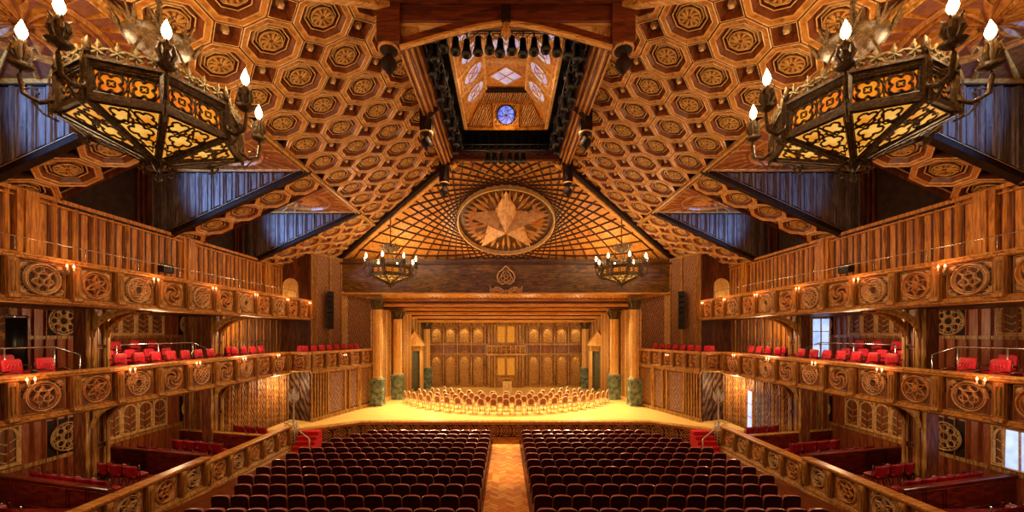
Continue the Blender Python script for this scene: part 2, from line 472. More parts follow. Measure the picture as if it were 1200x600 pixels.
def rose(mb, cu, cv, R, o=0, slots=(0, 1)):
    mb.cur = slots[0]; mb.poly(circ(cu, cv, R*1.02, 24), o, o+.02)
    mb.cur = slots[1]
    mb.rib(circ(cu, cv, R, 28), R*.12, .06, True, o+.02); mb.rib(circ(cu, cv, R*.3, 14), R*.07, .05, True, o+.02)
    for k in range(8):
        a = k*pi/4
        mb.rib(circ(cu+R*.62*cos(a), cv+R*.62*sin(a), R*.23, 10), R*.07, .045, True, o+.02)
        a += pi/8
        mb.rib([(cu+R*.3*cos(a), cv+R*.3*sin(a)), (cu+R*.95*cos(a), cv+R*.95*sin(a))], R*.07, .045, False, o+.02)
def quatre(mb, cx, cy, R, w, h, rot=0, o=0):
    pts = []
    for k in range(4):
        a = rot+k*pi/2; px, py = cx+R*.52*cos(a), cy+R*.52*sin(a)
        pts += [(px+R*.44*cos(a+t), py+R*.44*sin(a+t)) for t in (-1.9, -1.1, -.4, .4, 1.1, 1.9)]
    mb.rib(pts, w, h, True, o)

# ------------------------------------------------------------------ chandelier
def make_chandelier(label, loc):
    t = thing('chandelier', label, 'chandelier', (loc[0], loc[1], Z(3.1)))
    R = 1.2; zb, zt_ = .50, 1.02
    P = lambda r, k, z: (r*cos(k*pi/4), r*sin(k*pi/4), z)
    mb = MB()
    for z, r in ((zb, R), (zt_, R)):
        mb.tube([P(r, k, z) for k in range(8)], .05, 4, True)
        mb.tube([P(r+.05, k, z+(.05 if z > .6 else -.05)) for k in range(8)], .03, 4, True)
        mb.tube([P(r-.02, k, z+(-.06 if z > .6 else .06)) for k in range(8)], .02, 4, True)
    for k in range(8):
        mb.tube([P(R+.02, k, zb-.1), P(R+.02, k, zt_+.16)], .055, 4)
        mb.tube([P(R+.09, k, zb-.14), P(R+.1, k, zb+.1), P(R+.1, k, zt_-.05), P(R+.05, k, zt_+.2)], [.03,.022,.022,.01], 4)
        mb.lathe([(.0,.30),(.035,.24),(.06,.14),(.04,.1),(.07,0)], P(R+.02, k, zt_+.1), 6)
        mb.tube([P(R, k, zb-.03), P(.13, k, .04)], .042, 4)
        mb.tube([P(R+.03, k, zb-.09), P(.5, k, .13), P(.15, k, -.03)], .02, 4)
    mb.build('frame', 'bronze', t, world=False)
    mb = MB(); mb.lathe([(.0,-.36),(.06,-.29),(.03,-.24),(.025,-.17),(.07,-.11),(.11,-.03),(.17,.03),(.13,.09),(.02,.1)], n=10)
    for k in range(8):
        a = k*pi/4
        mb.tube([(.1*cos(a),.1*sin(a),.02),(.24*cos(a),.24*sin(a),-.03),(.26*cos(a),.26*sin(a),-.15),(.15*cos(a),.15*sin(a),-.2)], [.04,.035,.03,.01], 5)
    mb.build('finial', 'bronze', t, world=False)
    mb = MB()                          # leaf cresting
    for k in range(8):
        p, q = Vector(P(R, k, zt_+.05)), Vector(P(R, k+1, zt_+.05)); d = (q-p).normalized(); n = Vector((d.y, -d.x, 0))
        mb.M = FR(p, d, n, (0,0,1)); l = (q-p).length
        for j in range(4):
            c = l*(j+.5)/4
            mb.rib([(c, 0), (c, .2)], [.05, .03], .02)
            for a, ln in ((pi/2, .17), (pi/2+1.2, .15), (pi/2-1.2, .15), (pi/2+2.2, .11), (pi/2-2.2, .11)):
                mb.rib([(c, .15), (c+ln*.55*cos(a), .15+ln*.55*sin(a)), (c+ln*cos(a), .15+ln*sin(a))], [.02, .09, .004], .03)
    mb.build('cresting', 'bronze_light', t, world=False)
    wdt = 2*R*sin(pi/8)
    up = lo = None
    for k in range(8):
        a = (k+.5)*pi/4
        if up is None:
            ap = R*cos(pi/8)
            M = FR((ap-.02, -wdt/2+.04, zb+.05), (0,1,0), (1,0,0), (0,0,1)); w, h = wdt-.08, zt_-zb-.1
            mb = MB(M); mb.poly([(0,0),(w,0),(w,h),(0,h)], -.015, 0)
            up = mb.build('side_pane', 'amber_glass', None)
            mb = MB(M); mb.rib([(0,0),(w,0),(w,h),(0,h)], .09, .04, True, .0)
            mb.rib([(w/2,0),(w/2,h)], .025, .02)
            for cx in (w*.26, w*.74):
                mb.rib(circ(cx, h/2, h*.47, 16), .03, .02, True); quatre(mb, cx, h/2, h*.42, .04, .03, pi/4); quatre(mb, cx, h/2, h*.14, .03, .02, pi/4)
                for sx in (-1, 1):
                    for sy in (-1, 1): mb.rib([(cx+sx*h*.30, h/2+sy*h*.30), (cx+sx*w*.23, h/2+sy*h*.48)], .02, .02)
            mb.build('tracery', 'bronze', up)
            # sloping lower pane
            top = Vector((ap-.03, 0, zb-.05)); bot = Vector((.12, 0, .06)); sl = (bot-top).length
            vv = (top-bot).normalized(); out = Vector((0,1,0)).cross(vv); out = -out if out.z > 0 else out
            M = FR(bot, (0,1,0), out, vv); w2 = wdt/2-.05
            mb = MB(M); mb.poly([(-.03,0),(.03,0),(w2,sl),(-w2,sl)], -.012, 0)
            lo = mb.build('bottom_pane', 'pale_amber_glass', None)
            mb = MB(M); mb.rib([(-.03,0),(.03,0),(w2,sl),(-w2,sl)], .05, .03, True)
            quatre(mb, -.15, sl*.82, .15, .036, .02, pi/4); quatre(mb, .15, sl*.82, .15, .036, .02, pi/4)
            quatre(mb, 0, sl*.56, .17, .036, .02); quatre(mb, 0, sl*.31, .11, .03, .02, pi/4)
            for s_ in (-1, 1):
                mb.rib([(0, sl*.98), (s_*.1, sl*.74), (s_*.3, sl*.62), (s_*.36, sl*.86)], .03, .02)
                mb.rib([(0, sl*.12), (s_*.06, sl*.3), (s_*.2, sl*.46)], .02, .02)
                mb.rib([(0, sl*.78), (s_*.14, sl*.66), (s_*.26, sl*.7)], .02, .02)
            mb.build('tracery', 'bronze', lo)
        for pr in (up, lo):
            c = first_or_copy(pr, t, (0,0,0), a)
    arm = None
    for k in range(8):
        if arm is None:
            mb = MB()
            pts = [(R*.98, 0, zt_-.1), (R+.05, 0, .62), (R+.2, 0, .52), (R+.36, 0, .60), (R+.40, 0, .86), (R+.38, 0, .98)]
            mb.tube(pts, [.035,.04,.04,.035,.03,.03], 6)
            mb.tube([(R, 0, .3), (R+.16, 0, .36), (R+.28, 0, .52)], .018, 5)
            mb.tube([(R+.36, 0, .66), (R+.28, 0, .72), (R+.2, 0, .66), (R+.24, 0, .6)], .014, 5)
            arm = mb.build('arm', 'bronze', None)
            x = R+.38
            mb = MB(); mb.lathe([(.02,.93),(.10,.97),(.16,1.03),(.14,1.03),(.06,1.01),(.045,1.10),(.075,1.16),(.055,1.24),(.075,1.32),(.045,1.40),(.03,1.42)], (x,0,0), 10)
            for j in range(6):
                a = j*pi/3; mb.tube([(x+.06*cos(a),.06*sin(a),1.08),(x+.12*cos(a),.12*sin(a),1.2),(x+.09*cos(a),.09*sin(a),1.33),(x+.14*cos(a),.14*sin(a),1.38)], [.02,.03,.025,.006], 4)
            mb.build('candle_holder', 'bronze', arm)
            mb = MB(); mb.lathe([(.018,1.42),(.05,1.47),(.068,1.53),(.058,1.59),(.03,1.66),(.004,1.73)], (x,0,0), 10)
            mb.build('bulb', 'bulb', arm)
        first_or_copy(arm, t, (0,0,0), k*pi/4)
    # crown and hanging gear
    mb = MB(); zc = 2.15
    mb.lathe([(.06,-.22),(.18,-.2),(.42,-.04),(.52,.06),(.5,.1),(.40,.02),(.17,-.12),(.06,-.14)], (0,0,zc), 16)
    for k in range(8):
        a = k*pi/4
        for r0, hh, lean in ((.5, .34, .16), (.34, .42, .05)):
            aa = a + (0 if r0 > .4 else pi/8)
            q = lambda r, z, da=0: (r*cos(aa+da), r*sin(aa+da), zc+z)
            for da in (-.12, 0, .12):
                mb.tube([q(r0, .02), q(r0+lean*.3, hh*.4, da), q(r0+lean, hh*(.8 if da else 1), da*2.2)], [.03,.04,.005], 4)
    mb.build('crown', 'bronze', t, world=False)
    mb = MB()
    for k in range(4):
        a = k*pi/2
        mb.tube([(R*cos(a), R*sin(a), zt_+.1), (.62*cos(a), .62*sin(a), 1.42), (.33*cos(a), .33*sin(a), zc-.05)], .02, 5)
    mb.build('stay', 'bronze', t, world=False)
    return t

# ------------------------------------------------------------------ chairs
def rrect(w, h, r, n=4, cx=0, cy=0, crown=0):
    pts = []
    for qx, qy, a in ((1,-1,-pi/2),(1,1,0),(-1,1,pi/2),(-1,-1,pi)):
        for i in range(n+1):
            t = a+i*pi/2/n
            x, y = qx*(w/2-r)+r*cos(t), qy*(h/2-r)+r*sin(t)
            pts.append((cx+x, cy+y+(crown*(1-(2*x/w)**2) if qy > 0 else 0)))
    return pts
def cushion(mb, pts, o0, o1, b=.02):
    """padded slab over an outline"""
    cx = sum(p[0] for p in pts)/len(pts); cy = sum(p[1] for p in pts)/len(pts)
    sc = lambda k: [(cx+(x-cx)*k, cy+(y-cy)*k) for x, y in pts]
    rings = [(sc(.9), o0), (sc(1), o0+b), (sc(1), o1-b), (sc(.93), o1-.3*b), (sc(.6), o1), (sc(.2), o1+.2*b)]
    mb.smooth = True
    mb.loft([[(x, o, y) for x, y in r] for r, o in rings], caps=True); mb.smooth = False
def make_box_chair(label, cat='chair', back='velvet_red', seat='velvet_red', tuft=True):
    """armchair facing -y, seen over the balcony rails"""
    t = thing('balcony_chair', label, cat)
    M = FR((0, .20, .46), (1,0,0), (0,-.985,.17), (0,.17,.985))
    mb = MB(M); cushion(mb, rrect(.50, .44, .07, cy=.28, crown=.03), -.05, .06); mb.cur = 1
    if tuft:
        for q in (1, -1):
            mb.rib([(-.17+.34*i/8, .28+q*.08*sin(i*1.5)) for i in range(9)], .03, .02, False, .055)
            mb.rib([(-.17+.34*i/8, .28+q*.08*sin(i*1.5)) for i in range(9)], .03, .02, False, -.075)
    mb.build('backrest', [back, back], t, world=False)
    mb = MB(FR((0,-.02,.42), (1,0,0), (0,0,1), (0,1,0))); cushion(mb, rrect(.50, .46, .06), 0, .09)
    mb.build('seat', seat, t, world=False)
    mb = MB()
    for s in (-1, 1):
        mb.tube([(s*.27, .22, .42), (s*.27, .27, .75), (s*.25, .30, .93)], .02, 5)
        mb.tube([(s*.27, -.22, .42), (s*.28, -.2, .62), (s*.28, .0, .66), (s*.27, .25, .64)], [.018,.02,.028,.02], 5)
    mb.box(-.26, .26, -.24, .22, .38, .42)
    mb.build('frame', 'chair_wood', t, world=False)
    leg = None
    for x, y in ((-.25,-.22),(.25,-.22),(-.25,.2),(.25,.2)):
        if leg is None:
            mb = MB(); mb.loft([[(-.022,-.022,.38),(.022,-.022,.38),(.022,.022,.38),(-.022,.022,.38)], [(-.014,-.014,0),(.014,-.014,0),(.014,.014,0),(-.014,.014,0)]], caps=True)
            leg = mb.build('leg', 'chair_wood', t, world=False); l = leg
        else: l = leg.copy(); COL.objects.link(l)
        l.location = (x, y, 0)
    return t
def make_stall_chair(label):
    """dark curved-back chair of the side boxes, faces -y"""
    t = thing('box_chair', label, 'chair')
    mb = MB()                          # curved back shell
    rings = []
    for j in range(7):
        z = .46+.46*j/6; rr = .25+.012*j; lean = .05*(j/6)**1.5
        rings.append([( (rr+d)*sin(a), -.02+(rr+d)*cos(a)+lean, z-(abs(a)**2)*.05*(j/6)) for d, seq in ((0, 1), (.03, -1)) for a in [seq*(-1.25+2.5*i/8) for i in range(9)]])
    mb.smooth = True; mb.loft(rings, caps=True); mb.smooth = False
    mb.build('backrest', 'velvet_dark', t, world=False)
    mb = MB(); mb.tube([(.335*sin(a), -.02+.335*cos(a)+.05, .925-a*a*.05) for a in [-1.25+2.5*i/10 for i in range(11)]], .016, 5)
    for s in (-1, 1):
        mb.tube([(s*.31, .08, .88), (s*.29, .04, .5), (s*.24, .16, .0)], [.016,.02,.014], 5)
        mb.tube([(s*.24, -.2, .44), (s*.25, -.22, .0)], [.02,.014], 5)
    mb.box(-.25, .25, -.22, .2, .40, .44)
    mb.build('frame', 'chair_wood', t, world=False)
    mb = MB(FR((0,-.02,.44), (1,0,0), (0,0,1), (0,1,0))); cushion(mb, rrect(.48, .44, .08), 0, .09)
    mb.build('seat', 'velvet_dark', t, world=False)
    return t
def make_theatre_seat(label):
    """tip-up seat facing +y; origin on the floor at the middle of the seat"""
    t = thing('theatre_seat', label, 'seat')
    out = [(-.262,.30),(.262,.30),(.266,.78),(.245,.875),(.20,.905),(.08,.925),(-.10,.925),(-.205,.905),(-.248,.865),(-.266,.78)]
    M = FR((0, 0, 0), (1,0,0), (0,-.995,-.10), (0,-.10,.995))
    mb = MB(M); mb.poly([(x*.98, y) for x, y in out], .02, .05); mb.cur = 1
    cushion(mb, [(x*.90, .34+(y-.30)*.90) for x, y in out], -.05, .02, -.02)
    mb.build('backrest', ['seat_shell', 'velvet_dark'], t, world=False)
    mb = MB(M); mb.rib([out[i] for i in (0, 9, 8, 7, 6, 5, 4, 3, 2, 1)], .016, .034, False, .022)  # thin pale strip standing in for the highlight on the rim
    mb.build('edge_glint', 'seat_edge_glint', t, world=False)
    mb = MB(FR((0, .10, .42), (1,0,0), (0,.94,.34), (0,-.34,.94))); cushion(mb, rrect(.46, .42, .07, cy=.12), 0, .10)
    mb.build('seat', 'velvet_dark', t, world=False)
    mb = MB()
    mb.box(.252, .286, -.02, .30, .60, .635); mb.loft([[(.255,0,0),(.283,0,0),(.283,.2,0),(.255,.2,0)], [(.255,.02,.3),(.283,.02,.3),(.283,.12,.3),(.255,.12,.3)], [(.255,.0,.6),(.283,.0,.6),(.283,.26,.6),(.255,.26,.6)]], caps=True)
    mb.build('armrest', 'chair_wood', t, world=False)
    return t
def make_stage_chair(label):
    """arched-back chair facing +y on the stage"""
    t = thing('stage_chair', label, 'chair')
    mb = MB(FR((0, -.2, .46), (1,0,0), (0,-.98,-.17), (0,-.17,.98)))
    arch = [(-.19,.04),(.19,.04),(.2,.26)] + [(.2*cos(a), .26+.18*sin(a)) for a in [i*pi/8 for i in range(1, 8)]] + [(-.2,.26)]
    mb.poly([(x*.8, y*.92+.02) for x, y in arch], -.01, .015)
    mb.build('backrest', 'stage_chair_back', t, world=False)
    mb = MB(FR((0, -.2, .46), (1,0,0), (0,-.98,-.17), (0,-.17,.98)))
    mb.tube([(x, 0, y) for x, y in [(-.21,-.06)] + list(reversed(arch[2:])) + [(.21,-.06)]], .028, 5)
    mb.M = Matrix()
    for s in (-1, 1):
        mb.tube([(s*.21,-.2,.44), (s*.24,-.28,0)], .025, 5); mb.tube([(s*.21,.2,.44), (s*.23,.24,0)], .022, 5)
        mb.tube([(s*.235,-.26,.1), (s*.225,.22,.1)], .012, 5)
    mb.build('frame', 'stage_chair_frame', t, world=False)
    mb = MB(FR((0, 0, .44), (1,0,0), (0,0,1), (0,1,0))); cushion(mb, rrect(.44, .42, .05), 0, .05, .015)
    mb.build('seat', 'stage_chair_back', t, world=False)
    return t
def make_spotlight(label):
    """hanging stage lantern: origin at the clamp, body points down and back"""
    t = thing('spotlight', label, 'spotlight')
    mb = MB(); mb.lathe([(.02,.0),(.10,-.02),(.115,-.25),(.15,-.42),(.165,-.44),(.165,-.52),(.155,-.52),(.15,-.47),(.02,-.46)], (0,0,-.16), 12)
    mb.build('housing', 'black_metal', t, world=False)
    mb = MB(); mb.tube([(-.15,0,-.32),(-.15,0,-.06),(.15,0,-.06),(.15,0,-.32)], .012, 4); mb.box(-.03,.03,-.05,.05,-.06,.05)
    mb.build('yoke', 'dark_metal', t, world=False)
    mb = MB(); mb.lathe([(.0,-.6),(.13,-.605),(.13,-.61),(.0,-.612)], n=10)
    mb.build('lens', 'dark_glass', t, world=False)
    return t
def make_sconce(label):
    """two-candle bracket facing -y"""
    t = thing('wall_sconce', label, 'wall lamp'); t.scale = (.7, .7, .7)
    mb = MB(FL); mb.poly([(-.05,-.16),(.05,-.16),(.07,0),(.05,.12),(0,.17),(-.05,.12),(-.07,0)], 0, .03)
    for s in (-1, 1): mb.tube([(0,.03,-.08),(s*.06,.10,-.12),(s*.12,.13,-.06),(s*.12,.13,0)], .014, 5)
    mb.build('bracket', 'bronze_light', t, world=False)
    for s in (-1, 1):
        mb = MB(FL); mb.M = mb.M @ Matrix.Translation((s*.12, .13, 0)); 
        mb.lathe([(.02,0),(.035,.01),(.022,.03),(.018,.12),(.0,.12)], n=8)
        c = mb.build('candle', 'cream_paint', t, world=False)
        mb = MB(FL); mb.M = mb.M @ Matrix.Translation((s*.12, .13, .12)); mb.lathe([(.01,0),(.03,.03),(.034,.05),(.02,.09),(.002,.13)], n=8)
        mb.build('bulb', 'sconce_bulb', c, world=False)
    return t
# ================================================================== camera and world
cam = bpy.data.cameras.new('camera'); cam.sensor_width = 36; cam.lens = 455*36/1200
cam.shift_x = 7/1200; cam.shift_y = 90/1200; cam.clip_start = .05; cam.clip_end = 200
co = bpy.data.objects.new('camera', cam); COL.objects.link(co); co.location = (0,0,EYE); co.rotation_euler = (pi/2,0,0)
SC.camera = co
w = bpy.data.worlds.new('world'); SC.world = w; w.use_nodes = True
w.node_tree.nodes['Background'].inputs[0].default_value = srgb((255, 190, 130)); w.node_tree.nodes['Background'].inputs[1].default_value = .12
SC.view_settings.view_transform = 'Standard'; SC.view_settings.look = 'None'; SC.view_settings.gamma = 1
SC.view_settings.use_curve_mapping = False; SC.view_settings.exposure = 0.15
SC.cycles.use_denoising = True
SC.cycles.max_bounces = 5; SC.cycles.diffuse_bounces = 3; SC.cycles.glossy_bounces = 3; SC.cycles.sample_clamp_indirect = 4

def fz(y): return max(0, (20.9-y)*.0524)+.005      # raked floor height
ST = 1.03                                          # stage top
# ================================================================== floor
mb = MB(); ys = [1.5, 20.9, 22.6]
mb.add([(x, y, (20.9-y)*.0524 if y < 20.9 else 0) for y in ys for x in (-11.2, 11.2)], [(0,1,3,2),(2,3,5,4)])
structure('floor', mb, 'floor_wood')
mb = MB()
mb.loft([[(x, y, (20.9-y)*.0524+.01 if y < 20.9 else .01) for x in (-.74, .74)] for y in ys], closed=False)
structure('floor', mb, 'herringbone', 'centre aisle of orange herringbone boards')

# ================================================================== stage
mb = MB()
outl = [(-12.7,20.0),(-11.4,20.0),(-8.3,22.3),(8.3,22.3),(11.4,20.0),(12.7,20.0),(12.7,25.2),(9.6,37),(-9.6,37),(-12.7,25.2)]
mb.loft([[(x, y, z) for x, y in outl] for z in (0, ST)], caps=True)
stage = structure('stage_floor', mb, 'stage_boards', 'pale polished stage platform')
mb = MB()
path = [(-12.6,20.0),(-11.4,20.0),(-8.3,22.3),(8.3,22.3),(11.4,20.0),(12.6,20.0)]
for (a, b) in zip(path[:-1], path[1:]):
    M, l = wallframe(a, b); mb.M = M
    mb.loft([[(u, o, v) for o, v in ((-.3,ST+.02),(.05,ST+.02),(.10,ST-.02),(.10,ST-.07),(.05,ST-.10),(.05,ST-.17),(.01,ST-.19))] for u in (-.04, l+.04)], closed=False)
    mb.box(-.02, l+.02, 0, .06, 0, .14)
mb.build('stage_edge', 'rail_wood', stage)
mb = MB()
for (a, b) in zip(path[1:-2], path[2:-1]):
    M, l = wallframe(a, b); mb.M = M
    mb.cur = 0; mb.box(0, l, -.02, .015, .14, ST-.18); mb.cur = 1
    n = max(2, round(l/.72)); d = l/n
    for i in range(n):
        c = (i+.5)*d; R = .30
        mb.rib(circ(c, .50, R, 16), .04, .03, True, .015); mb.rib([(c-R*.8,.5),(c,.5+R*.8),(c+R*.8,.5),(c,.5-R*.8)], .04, .03, True, .015)
        mb.rib([(c+.1,.5),(c,.6),(c-.1,.5),(c,.4)], .05, .04, True, .015)
        for s in (-1, 1): mb.rib([(i*d, .5+s*.3), (i*d+.12, .5+s*.05), (i*d, .5-.0)], .035, .03, False, .015)
mb.build('carved_frieze', ['carve_ground', 'gold_wood_x'], stage)

# ================================================================== ceiling
GA, GM = 10.855, .462                      # side slope: h = GA - GM*|X|
def hs(x): return GA-GM*abs(x)
SL = sqrt(1+GM*GM)
XG = 8.45                                  # gold moulding line
STRIPS = [5.8, 11.6, 17.45, 23.2]; HW = .775
XW = 14.35                                 # upper gallery wall
XD = 15.3                                  # outer wall of the dormers
YF, HF = 21.1, 9.4                         # front edge of the lantern opening
def hipy(x): return 21.1+.745*(abs(x)-3.15)
# left side slope frame: u runs outwards and down, v along +Y, out = into the room
uS = Vector((-1, 0, -GM)).normalized(); nS = Vector((GM, 0, -1)).normalized()
if nS.z > 0: nS = -nS
nS = Vector((GM*1.0, 0, -1.0)).normalized()
CS = FR((0, 0, Z(GA)), uS, nS, (0,1,0))
def su(x): return abs(x)*SL
ceil_l = holder('ceiling', 'sloping coffered ceiling of octagons on the left side')
mb = MB(CS)
bk = -.22
def plate(x0, x1, y0, y1, y1b=None):
    mb.add([(su(x0),bk,y0),(su(x1),bk,y0),(su(x1),bk,y1 if y1b is None else y1b),(su(x0),bk,y1)], [(0,1,2,3)])
plate(3.1, XG, 3.5, 21.1, 25.2); 
for yc in STRIPS[:-1]: plate(XG, XW+.2, yc-HW, yc+HW)
plate(XG, XW+.2, STRIPS[-1]-HW, 25.2, 28.8)
plate(XG, XW+.2, 3.5, STRIPS[0]-HW)
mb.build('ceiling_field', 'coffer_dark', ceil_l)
# coffer prototype (unit cell)
OCT = lambda a, o, n=8: [(a/cos(pi/n)*cos(pi/n+k*2*pi/n), o, a/cos(pi/n)*sin(pi/n+k*2*pi/n)) for k in range(n)]
mb = MB()
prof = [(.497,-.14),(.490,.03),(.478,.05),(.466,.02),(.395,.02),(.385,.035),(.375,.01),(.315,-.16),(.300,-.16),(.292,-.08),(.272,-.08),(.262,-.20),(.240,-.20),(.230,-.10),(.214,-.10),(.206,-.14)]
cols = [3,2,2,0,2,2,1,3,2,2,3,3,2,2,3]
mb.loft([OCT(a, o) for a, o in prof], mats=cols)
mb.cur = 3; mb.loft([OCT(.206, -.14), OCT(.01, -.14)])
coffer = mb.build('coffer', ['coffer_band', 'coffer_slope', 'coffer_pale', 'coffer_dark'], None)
mb = MB(); mb.cur = 0; mb.poly(circ(0, 0, .195, 20), -.14, -.07)
mb.cur = 1; mb.rib(circ(0, 0, .19, 20), .026, .035, True, -.07); mb.rib(circ(0, 0, .05, 10), .018, .02, True, -.07)
for k in range(10):
    a = k*pi/5; P = lambda r, t: (r*cos(a+t), r*sin(a+t))
    mb.rib([P(.05,0), P(.10,.12), P(.17,.1)], [.014,.030,.012], .045, False, -.07)
    mb.rib([P(.09,.35), P(.14,.2), P(.175,.35)], [.008,.022,.008], .035, False, -.07)
mb.build('rosette', ['coffer_slope', 'rosette_wood'], coffer)
# small square coffer between the octagons
def small_square(mb, u, v, s=1.0):
    r = .293*s
    sq = lambda k, o: [(u+r*k*1.54*cos(i*pi/2), o, v+r*k*1.49*sin(i*pi/2)) for i in range(4)]
    mb.loft([sq(.99,-.1), sq(.97,.03), sq(.90,.03), sq(.86,-.01), sq(.70,-.18)], mats=[2,0,1,1])
    mb.cur = 2; mb.loft([sq(.70,-.18), sq(.25,-.18)])
    mb.cur = 0; mb.loft([sq(.25,-.18), sq(.20,-.05), sq(.01,.02)])
sqb = MB(CS)
PX, PY = 1.40, 1.49
ncof = 0
def put_coffer(x, y, par, sx=1.0, sy=1.0):
    global ncof; ncof += 1
    o = first_or_copy(coffer, par, (0,0,0))
    o.matrix_local = CS @ Matrix.Translation((su(x), 0, y)) @ Matrix.Diagonal((PX*SL*sx, 1.0, PY*sy, 1))
for i in range(4):
    x = 3.58+PX*i
    for k in range(-2, 11):
        y = 10.6+PY*k
        if y > hipy(x)+.75 or y < 7.4: continue
        if y < 767*0+ .70*x+1.2: continue
        put_coffer(x, y, ceil_l)
        if i < 3 and y+PY/2 < hipy(x+PX/2): small_square(sqb, su(x+PX/2), y+PY/2)
for j, yc in enumerate(STRIPS[1:]):
    xs = [9.15+1.31*k for k in range(5)]
    for k, x in enumerate(xs):
        if yc > .74*x: put_coffer(x, yc, ceil_l, .93, 1.03)
    if j == 2:
        for r in (1, 2, 3):
            for x in xs:
                y = yc+1.5*r
                if y < hipy(x)+.7: put_coffer(x, y, ceil_l, .93, 1.0)
                if y-.75 < hipy(x+.65) and x < 13.5: small_square(sqb, su(x+.65), y-.75, .95)
sqb.build('square_coffer_field', ['coffer_pale', 'coffer_slope', 'coffer_dark'], ceil_l)
# mouldings on the slope
mb = MB(CS)
mb.rib([(su(XG), 4), (su(XG), 24.9)], .17, .14, False, -.02, flat=.6)
mb.rib([(su(XG)+.17, 4), (su(XG)+.17, 25)], .09, .08)
mb.build('gold_moulding', 'frame_wood', ceil_l)
mb = MB(CS)
for yc in STRIPS:
    for s in (-1, 1):
        if yc > 23 and s > 0: continue
        mb.rib([(su(XG)+.1, yc+s*(HW+.05)), (su(XW)+.1, yc+s*(HW+.05))], .14, .10, False, -.16)
mb.build('strip_moulding', 'coffer_pale', ceil_l)
# dark valley beam with gold mouldings along the front hip
a = Vector((-3.05, YF, Z(HF))); b_ = Vector((-12.75, hipy(12.75), Z(hs(12.75))))
for nm, mat, offs, r in (('hip_beam', 'beam_dark', (0, 0, -.10), .2), ('hip_moulding', 'gold_wood_x', (.30, .0, -.16), .13)):
    mb = MB(); o = Vector(offs); mb.tube([a+o, b_+o], r, 4)
    if nm == 'hip_moulding': mb.tube([a+Vector((.48,0,-.16)), b_+Vector((.48,0,-.16))], .06, 4)
    mb.build(nm, mat, ceil_l)
mb = MB(); mb.tube([(-3.1, 11.1, Z(9.35)), (-12.6, 4.0, Z(5.05))], .16, 4)
mb.build('rear_hip_beam', 'gold_wood_x', ceil_l)
# curb along the lantern opening
mb = MB(); mb.M = FR((-3.05, 0, Z(9.3)), (0,1,0), (1,0,0), (0,0,1))
mb.loft([[(u, o, v) for o, v in ((-.25,.4),(-.32,.05),(-.28,-.35),(-.16,-.5),(.02,-.5),(.10,-.35),(.10,0),(.16,.1),(.16,.6))] for u in (11.0, 21.2)], closed=False)
mb.build('lantern_curb', 'beam_red', ceil_l)
mb = MB(); mb.M = FR((-3.05, 0, Z(9.3)), (0,1,0), (1,0,0), (0,0,1))
for o, v, r in ((-.30, -.38, .05), (-.06, -.50, .06), (.10, -.40, .045), (-.33, -.1, .05), (.16, .0, .05)):
    mb.tube([(11.0, o, v), (21.2, o, v)], r, 4)
mb.build('curb_moulding', 'gold_wood', ceil_l)

